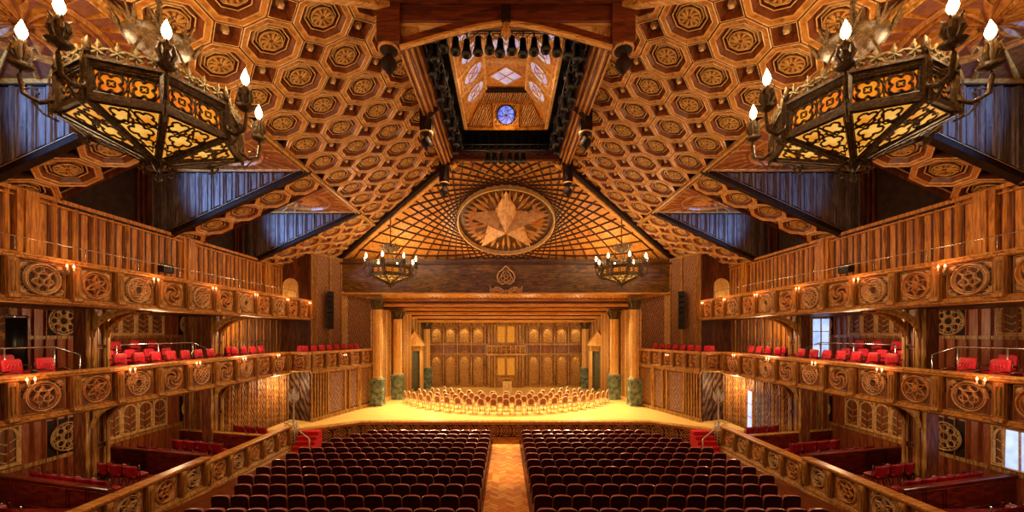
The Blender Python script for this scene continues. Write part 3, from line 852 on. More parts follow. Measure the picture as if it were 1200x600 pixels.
# dormers
for j, yc in enumerate(STRIPS[1:]):
    y1 = yc-HW; y0 = STRIPS[j]+HW
    dm = holder('dormer', 'panelled dormer cut into the left ceiling slope')
    top = 6.95
    mb = MB()      # far cheek, faces the camera
    mb.M = FR((0, y1, Z(0)), (-1,0,0), (0,-1,0), (0,0,1))
    n = 13; x0 = XG+.05; d = (XD-x0)/n
    mb.cur = 0
    mb.add([(x0,0,hs(x0)-.1),(XD,0,hs(XD)-.1),(XD,0,top),(x0,0,top)], [(0,1,2,3)])
    for i in range(n+1):
        u = x0+i*d
        mb.cur = 1
        if top-hs(u) > .15: mb.loft([[(u-.09,0,z),(u-.05,.07,z),(u+.05,.07,z),(u+.09,0,z)] for z in (hs(u), top)], closed=False)
        if i == n: break
        u2 = u+d; a_, b2 = u+.13, u2-.13
        if top-hs(a_) > .7:
            mb.rib([(a_, hs(a_)+.3), (b2, hs(b2)+.3), (b2, top-.14), (a_, top-.14)], .05, .05, True)
    mb.build('cheek', ['cheek_wood', 'cheek_wood'], dm)
    mb = MB(); mb.M = FR((0, y1, Z(0)), (-1,0,0), (0,-1,0), (0,0,1))
    mb.loft([[(u, o, hs(u)+v) for o, v in ((0,.26),(.10,.22),(.13,.10),(.20,.02),(.20,-.12),(0,-.16))] for u in (XG-.1, XD)], closed=False)
    mb.box(XG-.1, XD, 0, .10, top-.1, top)
    mb.build('sloping_sill', 'beam_dark', dm)
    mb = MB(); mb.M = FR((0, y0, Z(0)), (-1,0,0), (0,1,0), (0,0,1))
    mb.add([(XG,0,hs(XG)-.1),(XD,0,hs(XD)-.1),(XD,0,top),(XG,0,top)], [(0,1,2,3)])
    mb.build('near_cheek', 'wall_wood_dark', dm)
    mb = MB()      # flat dormer ceiling with a sunburst
    mb.M = FR((-XG, y0, Z(top)), (-1,0,0), (0,0,-1), (0,1,0)); L_, W_ = XD-XG, y1-y0
    mb.cur = 0; mb.add([(0,0,0),(L_,0,0),(L_,0,W_),(0,0,W_)], [(0,1,2,3)])
    mb.cur = 1
    mb.rib([(.12,.12),(L_-.1,.12),(L_-.1,W_-.12),(.12,W_-.12)], .14, .07, True)
    cu, cv = 2.4, W_/2
    mb.rib(circ(cu, cv, 1.5, 28, ry=1.45), .10, .09, True); mb.rib(circ(cu, cv, 1.3, 28, ry=1.25), .05, .06, True)
    for k in range(20):
        a_ = k*pi/10
        mb.rib([(cu+.2*cos(a_), cv+.2*sin(a_)), (cu+.8*cos(a_+.06), cv+.8*sin(a_+.06)), (cu+1.22*cos(a_), cv+1.18*sin(a_))], [.05,.2,.03], .07)
    for k in range(28):
        a_ = k*pi/14+.1; c_, s_ = cos(a_), sin(a_)
        tm = min((L_-.25-cu)/c_ if c_ > .01 else 99, (cu-.25)/-c_ if c_ < -.01 else 99, (W_/2-.25)/abs(s_) if abs(s_) > .01 else 99)
        if tm > 1.8: mb.rib([(cu+1.6*c_, cv+1.55*s_), (cu+tm*c_, cv+tm*s_)], [.04,.12], .05)
    mb.build('dormer_ceiling', ['coffer_slope', 'coffer_band'], dm)
    mb = MB()      # outer wall and its sill
    mb.M = FR((-XD, y0, 0), (0,1,0), (1,0,0), (0,0,1))
    mb.add([(0,0,Z(3.6)),(W_,0,Z(3.6)),(W_,0,Z(top)),(0,0,Z(top))], [(0,1,2,3)])
    mb.rib([(.1,Z(4.45)),(W_-.1,Z(4.45)),(W_-.1,Z(top)-.2),(.1,Z(top)-.2)], .1, .06, True)
    mb.box(0, W_, 0, XD-XW+.1, Z(4.1), Z(4.24))
    mb.build('outer_wall', 'plaster_dark', dm)
    mb = MB(); mb.M = FR((-XD, y1, 0), (0,1,0), (1,0,0), (0,0,1))
    for q, ww in ((-.12, .2), (-.42, .1), (-.62, .1)): mb.box(q-ww/2, q+ww/2, 0, .14-.03*abs(q), Z(3.9), Z(top))
    mb.build('corner_post', 'wall_wood_dark', dm)
    mirror(dm, 'panelled dormer cut into the right ceiling slope')
mirror(ceil_l)

# ------------------------------------------------------------------ front hip with star
V1 = Vector((0, 7.0, -4.42)); LV = V1.length; V1n = V1.normalized()
nF = Vector((0, V1n.z, -V1n.y)).normalized()      # out = down and towards the audience
FH = FR((0, YF, Z(HF)), (1,0,0), nF, tuple(V1n))
hw = lambda v: 3.05+9.1/LV*v
fr_ceil = holder('ceiling', 'sloping front ceiling of interlaced ribs round a star')
mb = MB(FH); mb.add([(-hw(0),0,0),(hw(0),0,0),(hw(LV)+.4,0,LV+.1),(-hw(LV)-.4,0,LV+.1)], [(0,1,2,3)])
mb.build('field', 'lattice_field', fr_ceil)
SV = 4.25; RX, RY = 2.98, 2.60
mb = MB(FH); NR = 44
for s in (-1, 1):
    for k in range(NR):
        th = 2*pi*k/NR; pts = []
        for i in range(20):
            q = 1.0+i*.17
            ph = th+s*(.92*acos(1/q)+.10*(q-1))
            x, v = RX*q*cos(ph), SV+RY*q*sin(ph)
            if v < .05 or v > LV-.05 or abs(x) > hw(v)-.25:
                if pts:     # end on the border
                    px, pv = pts[-1]
                    for _ in range(6):
                        mxx, mv = (px+x)/2, (pv+v)/2
                        if mv < .05 or mv > LV-.05 or abs(mxx) > hw(mv)-.25: x, v = mxx, mv
                        else: px, pv = mxx, mv
                    pts.append((px, pv))
                break
            pts.append((x, v))
        if len(pts) > 1: mb.rib(pts, .10, .10)
mb.build('rib_lattice', 'lattice_rib', fr_ceil)
mb = MB(FH)
mb.rib([(-3.0,.08),(3.0,.08)], .12, .08)
for s in (-1, 1):
    mb.rib([(s*3.0,.12),(s*2.0,.32),(s*1.0,.85),(0,1.05)], .08, .09); mb.rib(circ(s*2.65, .55, .2, 12), .06, .08, True); mb.rib(circ(s*2.65, .55, .09, 8), .04, .08, True)
mb.build('top_scroll', 'rosette_wood', fr_ceil)
star = thing('star_medallion', 'large round wooden medallion with a five-pointed faceted star', 'ceiling medallion', tuple(FH @ Vector((0, 0, SV))))
def fp(x, v, o): return (x*RX, o, SV+v*RY)
mb = MB(FH); mb.loft([[(RX*1.0*cos(a), o, SV+RY*1.0*sin(a)) for a in [i*2*pi/48 for i in range(48)]] for o in (0, .05)], caps=True)
mb.build('ground', 'star_ground', star)
mb = MB(FH); mb.rib([(RX*1.02*cos(a), SV+RY*1.02*sin(a)) for a in [i*2*pi/56 for i in range(56)]], .15, .42, True, 0, flat=.4)
mb.build('rim', 'rosette_wood', star)
mb = MB(FH)
for k in range(40):
    a_ = (k+.5)*2*pi/40
    q0 = .30+.2*((k*7) % 3); q1 = .93
    w_ = .055
    c0 = fp(q0*cos(a_), q0*sin(a_), .06); l = fp(.74*cos(a_-w_), .74*sin(a_-w_), .06); r_ = fp(.74*cos(a_+w_), .74*sin(a_+w_), .06)
    t_ = fp(q1*cos(a_), q1*sin(a_), .16); m_ = fp(.72*cos(a_), .72*sin(a_), .36)
    mb.add([c0, l, t_, r_, m_], [(0,1,4),(1,2,4),(2,3,4),(3,0,4)])
mb.build('ray', 'star_wood', star)
for k in range(5):
    a_ = -pi/2+k*2*pi/5
    # up is towards negative v (the lantern edge)
    tip = fp(.95*cos(a_), .95*sin(a_), .3); ctr = fp(0, .06, 1.0)
    q = .41
    l = fp(q*cos(a_-pi/5), q*sin(a_-pi/5), .02); r_ = fp(q*cos(a_+pi/5), q*sin(a_+pi/5), .02)
    mb = MB(FH); mb.add([ctr, l, tip, r_], [(0,1,2),(0,2,3)]); mb.build('star_point', 'star_wood', star)

# ================================================================== header over the stage
hd = holder('lintel', 'dark wooden beam over the stage opening')
mb = MB(); mb.box(-11.75, 11.75, 27.35, 27.9, Z(2.75), Z(5.2)); mb.build('header_face', 'header_wood', hd)
mb = MB(); mb.M = FR((-11.75, 27.35, 0), (1,0,0), (0,-1,0), (0,0,1))
mb.loft([[(u, o, Z(v)) for o, v in ((0,4.98),(.12,4.94),(.12,4.82),(0,4.78))] for u in (0, 23.5)], closed=False)
mb.build('upper_moulding', 'lattice_rib', hd)
mb = MB(); mb.M = FR((-11.75, 27.35, 0), (1,0,0), (0,-1,0), (0,0,1))
mb.cur = 0
mb.loft([[(u, o, Z(v)) for o, v in ((.0,2.84),(.12,2.80),(.12,2.72),(-.1,2.66),(-.75,2.42),(-.8,2.34))] for u in (0, 23.5)], closed=False)
mb.cur = 1
slant = Vector((0, .65, -.24)); sn = slant.normalized()
mb.M = FR((-11.75, 27.44, Z(2.66)), (1,0,0), (0, sn.z, -sn.y), tuple(sn))
for i in range(78):
    u = .15+i*.3; mb.rib([(u,.08),(u+.1,.3),(u+.22,.42),(u+.26,.62)], .05, .05); mb.rib(circ(u+.08,.5,.06,6), .03, .05, True)
mb.build('carved_soffit', ['gold_wood_x', 'rosette_wood'], hd)
# emblem
em = thing('emblem', 'pointed trefoil crest with a star over a ribbon scroll', 'emblem', (0, 27.2, Z(3.9)))
mb = MB(FR((0, 27.33, Z(3.95)), (1,0,0), (0,-1,0), (0,0,1)))
mb.rib([(-.02,.75),(-.28,.48),(-.50,.30),(-.62,0),(-.52,-.34),(-.28,-.52),(0,-.42),(.28,-.52),(.52,-.34),(.62,0),(.50,.30),(.28,.48)], .10, .12, True)
mb.rib(circ(0, 0, .36, 20), .07, .1, True); mb.rib([(.30*cos(pi/2+k*4*pi/5), .30*sin(pi/2+k*4*pi/5)) for k in range(5)], .05, .12, True)
for k in range(3):
    a_ = pi/2+k*2*pi/3; mb.rib(circ(.3*cos(a_), .3*sin(a_), .2, 12), .05, .11, True)
mb.build('crest', 'coffer_pale', em)
mb = MB(FR((0, 27.33, Z(2.98)), (1,0,0), (0,-1,0), (0,0,1)))
top_ = [(-1.15,.30),(-1.0,.05),(-.72,.26),(-.40,.20),(-.12,-.02),(0,.05),(.12,-.02),(.40,.20),(.72,.26),(1.0,.05),(1.15,.30)]
mb.loft([[(x, o, y+dy) for x, y in top_] for o, dy in ((.02,-.3),(.12,-.3),(.12,0),(.02,0))], closed=False)
mb.cur = 1; mb.rib([(x, y-.02) for x, y in top_], .05, .05, False, .1); mb.rib([(x, y-.29) for x, y in top_], .05, .05, False, .1)
for i, x in enumerate([-.85,-.7,-.52,-.36,-.2,.2,.36,.52,.7,.85]):     # illegible cut strokes as on the scroll
    mb.rib([(x-.05, -.02-.06*(abs(x) < .3)), (x, .12-.14*(abs(x) < .3)), (x+.05, -.02-.06*(abs(x) < .3))], .03, .03, False, .12)
mb.build('scroll', ['frame_wood', 'coffer_pale'], em)

# ================================================================== stage house
def cz(y): return Z(2.42-.165*(y-27.8))
sh = holder('stage_wall', 'panelled walls and beamed ceiling round the stage')
mb = MB()
mb.add([(-11.8,27.9,cz(27.9)),(11.8,27.9,cz(27.9)),(9.5,36.8,cz(36.8)),(-9.5,36.8,cz(36.8))], [(0,1,2,3)])
mb.build('stage_ceiling', 'wall_red', sh)
for i, y in enumerate([28.6, 29.9, 31.4, 33.0, 34.7]):
    mb = MB(); mb.bbox(-10.5, 10.5, y, y+.35, cz(y)-.34, cz(y)+.05, .03); mb.cur = 1; mb.box(-10.5, 10.5, y-.05, y+.4, cz(y)-.14, cz(y)-.02)
    mb.build('ceiling_beam', ['stage_beam', 'coffer_dark'], sh)
SP = [(-9.7,28.0),(-9.0,28.1),(-8.75,30.4),(-8.1,30.7),(-7.95,35.6),(-7.4,36.4)]
mb = MB()
for a_, b2 in zip(SP[:-1], SP[1:]):
    M, l = wallframe(a_, b2, ST); mb.M = M
    mb.cur = 0; mb.add([(0,0,0),(l,0,0),(l,0,6.8),(0,0,6.8)], [(0,1,2,3)])
    mb.cur = 1
    n = max(1, round(l/.9))
    for i in range(n+1): mb.box(i*l/n-.05, i*l/n+.05, 0, .05, 0, 6.8)
    mb.box(0, l, 0, .12, 0, .3)
sw = mb.build('side_wall', ['carved_wall_gold', 'column_wood'], sh)
c = sw.copy(); COL.objects.link(c); c.scale.x = -1
mb = MB(); M, l = wallframe((-7.6,36.4), (7.6,36.4), ST); mb.M = M
mb.cur = 0; mb.add([(0,0,0),(l,0,0),(l,0,6.2),(0,0,6.2)], [(0,1,2,3)])
mb.cur = 1
mb.box(0, l, 0, .14, 0, .18); mb.box(0, l, 0, .12, 3.05, 3.2); mb.box(0, l, 0, .12, 3.95, 4.1); mb.box(0, l, 0, .1, 5.8, 6.1)
for s in (-1, 1):
    for i in range(5):
        u = l/2+s*(1.95+i*1.30); mb.box(u-.06, u+.06, 0, .1, 0, 6); mb.cur = 3; mb.box(u-.13, u-.06, 0, .04, 0, 6); mb.box(u+.06, u+.13, 0, .04, 0, 6); mb.cur = 1
        if i == 4: continue
        c = u+s*.65
        for z0, z1 in ((.35, 3.0), (4.2, 5.85)):
            arch = [(c-.42, z0)] + [(c-.42*cos(t), z1-.5+.42*sin(t)) for t in [k*pi/8 for k in range(9)]] + [(c+.42, z0)]
            mb.rib(arch, .07, .07, True)
        mb.cur = 2; mb.box(c-.5, c+.5, .0, .03, 3.22, 3.94); mb.cur = 1
        mb.rib([(c-.4,3.28),(c+.4,3.28),(c+.4,3.88),(c-.4,3.88)], .06, .07, True)
        quatre(mb, c, 3.58, .3, .05, .05, pi/4)
mb.build('back_wall', ['carved_wall_gold', 'frame_wood', 'wall_red', 'coffer_dark'], sh)
sh['label'] = 'golden carved walls and beams around the stage'
# the double-decked door case in the middle of the back wall
oc = thing('stage_door_case', 'two-storey door case with lit gold panes and a balustrade at the back of the stage', 'door case', (0, 36.3, ST))
mb = MB(FR((0, 36.38, ST), (1,0,0), (0,-1,0), (0,0,1)))
for x in (-1.55,-1.3,-1.05,1.05,1.3,1.55):
    for z0, z1 in ((0, 3.0), (3.9, 5.9)):
        mb.bbox(x-.09, x+.09, 0, .30, z0, z1, .02)
mb.box(-.95, .95, 0, .06, 0, 2.85); mb.box(-.95, .95, 0, .06, 3.9, 5.9)
for x in (-.9, 0, .9):
    for z0, z1 in ((0, 2.85), (3.9, 5.9)): mb.box(x-.07, x+.07, .05, .16, z0, z1)
for z in (.05, 2.75, 5.75, 1.0): mb.box(-.9, .9, .05, .15, z, z+.12)
mb.build('door_frame', 'frame_wood', oc)
for x in (-.45, .45):
    for z0, z1 in ((1.15, 2.7), (4.2, 5.7)):
        mb = MB(FR((0, 36.38, ST), (1,0,0), (0,-1,0), (0,0,1))); mb.poly([(x-.34,z0),(x+.34,z0),(x+.34,z1),(x-.34,z1)], .06, .09)
        for k in (1, 2): pass
        mb.build('lit_pane', 'window_gold', oc)
mb = MB(FR((0, 36.38, ST), (1,0,0), (0,-1,0), (0,0,1)))
mb.bbox(-1.8, 1.8, 0, .6, 3.0, 3.2, .03); mb.bbox(-1.8, 1.8, .45, .6, 3.85, 3.95, .02)
for i in range(9): mb.box(-1.75+i*.4375-.03, -1.75+i*.4375+.03, .48, .56, 3.2, 3.85)
for i in range(8):
    c = -1.53+i*.4375; mb.rib([(c-.16,3.28),(c+.16,3.78)], .04, .03, False, .5); mb.rib([(c+.16,3.28),(c-.16,3.78)], .04, .03, False, .5)
mb.build('balustrade', 'gold_wood_x', oc)
# ================================================================== side tiers (built on the left, mirrored)
XB = 12.3
P0 = [6.89, 8.31, 9.57, 10.99, 12.25, 13.67, 14.93, 16.35, 17.61, 19.03, 20.29, 21.75]
both = []
def pair(o, label=None):
    both.append(o); return mirror(o, label)
# parapets
up = P0+[23.0, 24.2]
t = parapet('gallery_parapet', 'long carved front of the upper gallery along the left wall', (-XB, up[0], Z(.79)), pi/2, [y-up[0] for y in up], 1.25); mirror(t)
t = parapet('balcony_parapet', 'long carved front of the middle balcony along the left wall', (-XB, P0[0], Z(-2.29)), pi/2, [y-P0[0] for y in P0], 1.22); mirror(t)
# angled box next to the stage
A0, A1, A2 = (-12.35, 22.0), (-11.15, 22.1), (-9.45, 27.3)
l = hypot(A1[0]-A0[0], A1[1]-A0[1])
t = parapet('box_parapet', 'short carved front of the middle balcony facing the audience, beside the left stage box', (A0[0]+.1, A0[1], Z(-2.2)), 0, [0.05, l-.12], 1.12, corbel=False); mirror(t)
l = hypot(A2[0]-A1[0], A2[1]-A1[1]); ang = atan2(A2[1]-A1[1], A2[0]-A1[0])
n = 5
t = parapet('box_parapet', 'carved front of the angled box beside the stage on the left', (A1[0], A1[1], Z(-2.2)), ang, [.1+i*(l-.2)/n for i in range(n+1)], 1.12); mirror(t)
# lower front of the side stalls, in two heights
n = 5; y0, y1 = 14.3, 19.6
t = parapet('stall_parapet', 'lower section of carved front round the left side stalls, ending at the stage steps', (-11, y0, .0), pi/2, [i*(y1-y0)/n*1.0 for i in range(n+1)], 1.42, base=.5, corbel=False, small=True, top=.13); mirror(t)
ps = [7.0+i*1.22 for i in range(7)]
t = parapet('stall_parapet', 'raised section of carved front round the left side stalls nearest the viewer', (-11, ps[0], .2), pi/2, [p-ps[0] for p in ps][:-1]+[14.14-ps[0]], 1.38, base=.42, corbel=False, small=True, top=.13); mirror(t)

# ---- walls
wl = holder('wall_left', 'panelled wooden wall of the left side')
def wall_part(name, p, q, fn, mats, flip=False):
    M, L_ = wallframe(p, q, 0, flip); mb = MB(M); fn(mb, L_); return mb.build(name, mats, wl)
# upper gallery wall with boards; facing +X: path along +Y gives outward +X
WX = 14.35
wall_part('gallery_boarding', (-WX, 4), (-WX, 24.8), lambda mb, L_: battens(mb, 0, L_, Z(.8), Z(4.22), .60, .16, slots=(0, 0, 1, 1)), ['wall_wood', 'wall_wood_dark', 'gold_wood'])
mb = MB(FR((-WX, 4, 0), (0,1,0), (1,0,0), (0,0,1))); mb.box(0, 20.8, 0, .14, Z(4.14), Z(4.26)); mb.box(0, 20.8, 0, .1, Z(4.0), Z(4.05))
for y in (5.0, 7.8-.3, 11.55, 17.4, 23.2): mb.box(y-4-.28, y-4+.28, 0, .16, Z(.8), Z(4.2)); mb.box(y-4-.12, y-4+.12, .15, .22, Z(.8), Z(4.2))
mb.build('wall_cap', 'wall_wood', wl)
# mid level back wall
def midwall(mb, L_):
    mb.cur = 0; battens(mb, 0, L_, Z(-2), Z(1), .34, .05, panel=False, slots=(0, 0, 0))
    mb.cur = 3; mb.box(0, L_, 0, .06, Z(-.22), Z(-.10))
    for k in range(3):
        yb = 13.35+5.5*(k-1)-4
        gothic(mb, yb+2.05, yb+4.75, Z(-.08), Z(.92), 4, .03, (1, 2))
        mb.cur = 4; mb.box(yb+.1, yb+1.2, .02, .05, Z(-.15), Z(.95)); rose(mb, yb+.62, Z(.42), .48, .05, (4, 2))
mats5 = ['wainscot', 'chevron_wood', 'coffer_pale', 'frame_wood', 'beam_dark']
wall_part('balcony_panelling', (-16, 4), (-16, 19.2), midwall, mats5)
def lowwall(mb, L_):
    battens(mb, 0, L_, 0, Z(-2.3), .34, .04, panel=False, slots=(0, 0, 0))
    mb.cur = 3; mb.box(0, L_, 0, .07, Z(-4.5), Z(-4.36))
    for k in range(3):
        yb = 13.35+5.5*(k-1)-4
        gothic(mb, yb+2.05, yb+4.9, Z(-4.3), Z(-3.0), 4, .03, (1, 2))
        mb.cur = 4; mb.box(yb+.15, yb+1.35, .02, .05, Z(-4.35), Z(-3.1)); rose(mb, yb+.75, Z(-3.75), .5, .05, (4, 2))
wall_part('stall_panelling', (-16, 4), (-16, 19.2), lowwall, mats5)
# wall forward of the last pillar, on both levels
wall_part('balcony_boarding', (-WX, 19.1), (-WX, 24.9), lambda mb, L_: battens(mb, 0, L_, Z(-2), Z(.9), .62, .18, slots=(0, 0, 1, 1)), ['wall_wood', 'wall_wood_dark', 'frame_wood'])
wall_part('stall_boarding', (-WX+.2, 19.1), (-WX+1.6, 23.0), lambda mb, L_: battens(mb, 0, L_, .3, Z(-2.2), .5, .14), ['carved_wall', 'gold_wood', 'frame_wood'])
wall_part('return_wall', (-16, 19.15), (-WX, 19.15), lambda mb, L_: battens(mb, 0, L_, 0, Z(1), .5, .1), ['wall_red', 'frame_wood', 'frame_wood'])
# transverse wall with niche at the end of the gallery
def endwall(mb, L_):
    mb.cur = 0; mb.add([(0,0,Z(-2)),(L_,0,Z(-2)),(L_,0,Z(5.2)),(0,0,Z(5.2))], [(0,1,2,3)])
    mb.cur = 1
    for i in range(8): mb.box(1.15+i*.1, 1.19+i*.1, 0, .06+.03*(i % 2), Z(-2), Z(5))
wall_part('gallery_end_wall', (-WX, 24.8), (-12.5, 24.8), endwall, ['wall_wood_dark', 'wall_wood_dark'])
def reeded(mb, L_, z0, z1, reeds=.42):
    mb.cur = 0; mb.add([(0,0,z0),(L_,0,z0),(L_,0,z1),(0,0,z1)], [(0,1,2,3)])
    mb.cur = 1
    n = 5
    for i in range(n): mb.box(.03+i*reeds/n*1.3, .03+i*reeds/n*1.3+.05, 0, .07, z0, z1)
    mb.box(L_-.1, L_, 0, .08, z0, z1); mb.box(0, L_, 0, .1, z1-.12, z1)
    m = max(1, round((L_-.6)/1.25))
    for i in range(1, m): u = .6+(L_-.7)*i/m; mb.box(u-.06, u+.06, 0, .09, z0, z1)
wall_part('stage_side_wall', (-12.5, 24.8), (-11.6, 27.4), lambda mb, L_: reeded(mb, L_, Z(-2.2), Z(5.2)), ['carved_wall', 'frame_wood'])
wall_part('proscenium_reveal', (-11.6, 27.4), (-9.3, 28.1), lambda mb, L_: reeded(mb, L_, ST, Z(2.9), .3), ['carved_wall', 'column_wood'])
wall_part('dark_side_wall', (-12.8, 22.9), (-11.15, 22.25), lambda mb, L_: (mb.add([(0,0,.9),(L_,0,.9),(L_,0,Z(-2.2)),(0,0,Z(-2.2))], [(0,1,2,3)]), [mb.box(u, u+.07, 0, .05, 1, Z(-2.2)) for u in (0, .8, 1.6)]), ['carved_dark'])
def boxwall(mb, L_):
    z0, z1 = ST, Z(-2.15)
    mb.cur = 0; mb.add([(0,0,z0),(L_,0,z0),(L_,0,z1),(0,0,z1)], [(0,1,2,3)])
    mb.cur = 1
    mb.box(0, L_, 0, .14, z0, z0+.22); mb.box(0, L_, 0, .12, z1-.2, z1)
    for i in range(6): mb.box(.05+i*.21, .14+i*.21, 0, .07, z0, z1)
    for u in (1.3, 2.75, 3.15, 4.0, 4.15, L_-.12): mb.box(u-.06, u+.06, 0, .1, z0, z1)
    for a_, b2 in ((1.42, 2.63), (3.25, 3.9)): 
        mb.cur = 2; mb.box(a_, b2, 0, .03, z0+.3, z1-.3)
        mb.cur = 1; mb.rib([(a_, z0+.3), (b2, z0+.3), (b2, z1-.28), (a_, z1-.28)], .07, .07, True)
    mb.rib([(4.3, z0+.35), (L_-.25, z0+.35), (L_-.25, z1-.3), (4.3, z1-.3)], .07, .07, True)
wall_part('box_base_wall', (A1[0], A1[1]), (A2[0], A2[1]), boxwall, ['carved_wall', 'frame_wood', 'carved_wall_rose'])
mb = MB(FR((-13.75, 24.78, Z(0)), (1,0,0), (0,-1,0), (0,0,1)))
mb.rib([(-.45,1.6),(.45,1.6)] + [(.45*cos(a_), 3.0+.45*sin(a_)) for a_ in [i*pi/10 for i in range(11)]], .09, .08, True)
mb.build('niche_frame', 'column_wood', wl)
mb = MB(FR((-13.75, 24.78, Z(0)), (1,0,0), (0,-1,0), (0,0,1)))
mb.poly([(-.45,1.6),(.45,1.6)] + [(.45*cos(a_), 3.0+.45*sin(a_)) for a_ in [i*pi/10 for i in range(11)]], 0, .02)
for x in (-.25, 0, .25): mb.box(x-.015, x+.015, .02, .04, 1.6, 3.35)
mb.build('niche_back', 'column_wood', wl)
wr = mirror(wl, 'panelled wooden wall of the right side', 'wall_right')

# ---- balcony slabs
sl = holder('balcony_slab', 'floors of the left balconies with the ceilings beneath them')
mb = MB(); mb.loft([[(x, y, z) for x, y in ((-XB+.05, 4),(-XB+.05, 24.8),(-WX-.05, 24.8),(-WX-.05, 4))] for z in (Z(.80), Z(.98))], caps=True)
mb.add([(-XB,4,Z(.8)),(-XB,24.8,Z(.8)),(-16,24.8,Z(.8)),(-16,4,Z(.8))], [(0,1,2,3)])
mb.build('gallery_floor', 'wall_wood_dark', sl)
mb = MB()
steps = [(-XB+.05, -2.2, -1.92), (-13.45, -2.2, -1.62), (-14.5, -2.2, -1.32)]
for i, (x, a_, b2) in enumerate(steps):
    mb.box(-16, x, 4, 24.8 if i == 0 else 19, Z(a_), Z(b2)+(.24 if i == 0 else .02)); 
mb.loft([[(x, y, z) for x, y in ((-XB,21.9),(-11.2,22.1),(-9.5,27.3),(-9.5,28),(-12.5,27))] for z in (Z(-2.2), Z(-1.73))], caps=True)
mb.build('balcony_floor', 'wall_wood_dark', sl)
mb = MB()
for i, (y0, y1, z) in enumerate(((4, 11.0, 1.15), (11.0, 14.6, .80), (14.6, 17.9, .62), (17.9, 23, .5))):
    mb.box(-16, -11.1, y0, y1, 0, z)
mb.build('side_stall_floor', 'partition_wood', sl)
mirror(sl, 'floors of the right balconies with the ceilings beneath them')

# ---- pillars between the bays
pil = None
def make_pillar(label):
    t = thing('pillar', label, 'pillar')
    mb = MB(); mb.bbox(-.3, .3, -.3, .3, 0, 1, .0); mb.build('shaft', 'wall_wood_dark', t, world=False)
    return t
def pillar(y, z0, z1, label):
    t = thing('pillar', label, 'pillar', (-WX, y, z0)); h = z1-z0
    mb = MB(FR((.36, 0, 0), (0,1,0), (1,0,0), (0,0,1)))
    mb.box(-.34, .34, -.46, -.02, 0, h)
    mb.build('shaft', 'wall_wood_dark', t, world=False)
    mb = MB(FR((.36, 0, 0), (0,1,0), (1,0,0), (0,0,1)))
    for u in (-.30, -.17): mb.lathe([(.06,0),(.06,h)], (u, -.0, 0), 8)
    for u in (-.12, .32): mb.box(u-.05, u+.05, -.02, .06, 0, h)
    mb.rib([(-.02, .25*h),(.22,.25*h),(.22,.5*h),(-.02,.5*h)], .05, .05, True); mb.rib([(-.02,.55*h),(.22,.55*h),(.22,.9*h),(-.02,.9*h)], .05, .05, True)
    mb.build('pilaster', 'frame_wood', t, world=False)
    mb = MB()
    for y_ in (-.2, .3):
        arc = [(.4+1.5*(1-cos(a_)), h-.95+.9*sin(a_)) for a_ in [i*pi/2/8 for i in range(9)]]
        mb.M = FR((0, y_, 0), (1,0,0), (0,1,0), (0,0,1))
        mb.loft([[(x, o, y) for (x, y) in (p, (p[0]-.16, p[1]+.12))] for p in arc for o in (0,)], closed=False)
        mb.rib(arc, .14, .06, False, 0); mb.rib(arc, .14, -.06, False, 0)
    mb.build('bracket', 'frame_wood', t, world=False)
    return t
for i, y in enumerate((7.85, 13.3, 18.8)):
    for z0, z1, lvl in ((Z(-1.9), Z(.8), 'middle balcony'), (.5, Z(-2.25), 'side stalls')):
        t = pillar(y, z0, z1, f'panelled wooden pillar in the left {lvl}, {ORD[3-i]} from the stage'); mirror(t)

# ---- metal rails
def handrail(name, pts, zf, label, mat='chrome', mid=None, r=.022):
    t = thing(name, label, 'handrail', (pts[0][0], pts[0][1], zf))
    mb = MB(); mb.tube(pts, r, 6)
    if mid: mb.tube([(x, y, z-mid) for x, y, z in pts], r*.6, 5)
    mb.build('rail', mat, t)
    post = None
    for i, p in enumerate(pts):
        mb = MB(); mb.tube([(p[0], p[1], zf), p], r*.9, 6); mb.build('rail_post', mat, t)
    return t
X = -13.5
for i, (ya, yb, yc) in enumerate(((9.3, 11.6, 12.3), (13.45, 16.7, 17.5))):
    h = -.42
    t = handrail('handrail', [(X, ya, Z(h)), (X, (ya+yb)/2, Z(h)), (X, yb, Z(h)), (X, yc, Z(h-.28))], Z(-1.62), f'chrome handrail in the left middle balcony, {("nearer the viewer", "in the bay nearer the stage")[i]}'); mirror(t)
t = handrail('handrail', [(-13.6, 19.4+.75*i, Z(-.45)) for i in range(5)], Z(-1.92), 'thin dark handrail behind the red chairs of the left balcony end', 'dark_metal', .3, .018); mirror(t)
pts = [(-XB-.1, 6.5+1.65*i, Z(2.45)) for i in range(11)]
t = handrail('cable_rail', pts, Z(2.0), 'thin metal rail above the front of the left upper gallery', 'chrome', None, .014); mirror(t)

# ---- sconces
sc = make_sconce('x')
spots = [(Z(1.72), [10.99-.25+.0, 13.67-.3, 16.35-.3, 19.03-.3, 21.75-.3, 24.2-.35, 8.31-.3], 'upper gallery'), (Z(-1.30), [9.57+.28, 12.25+.28, 14.93+.28, 17.61+.28, 20.29+.28, 6.89+.3], 'middle balcony')]
SCONCES = []
firsts = True
for z, ys, lvl in spots:
    for y in sorted(ys, reverse=True):
        if y < 8: continue
        k = len([q for q in ys if q > y])+1
        lab = f'small two-candle sconce on the left {lvl} front, {ORD[k]} from the stage'
        if firsts: sc.location = (-XB+.16, y, z); sc.rotation_euler.z = pi/2; sc['label'] = lab; o = sc; firsts = False; sc['group'] = 'sconces on the balcony fronts'
        else: o = place(sc, (-XB+.16, y, z), pi/2, lab)
        mirror(o); SCONCES.append((-XB+.16, y, z))
lab = 'small two-candle sconce on the angled stage box at the left'
o = place(sc, (-10.3, 24.55, Z(-1.45)), ang, lab); o.location = (-10.3+.16, 24.3, Z(-1.5)); mirror(o)

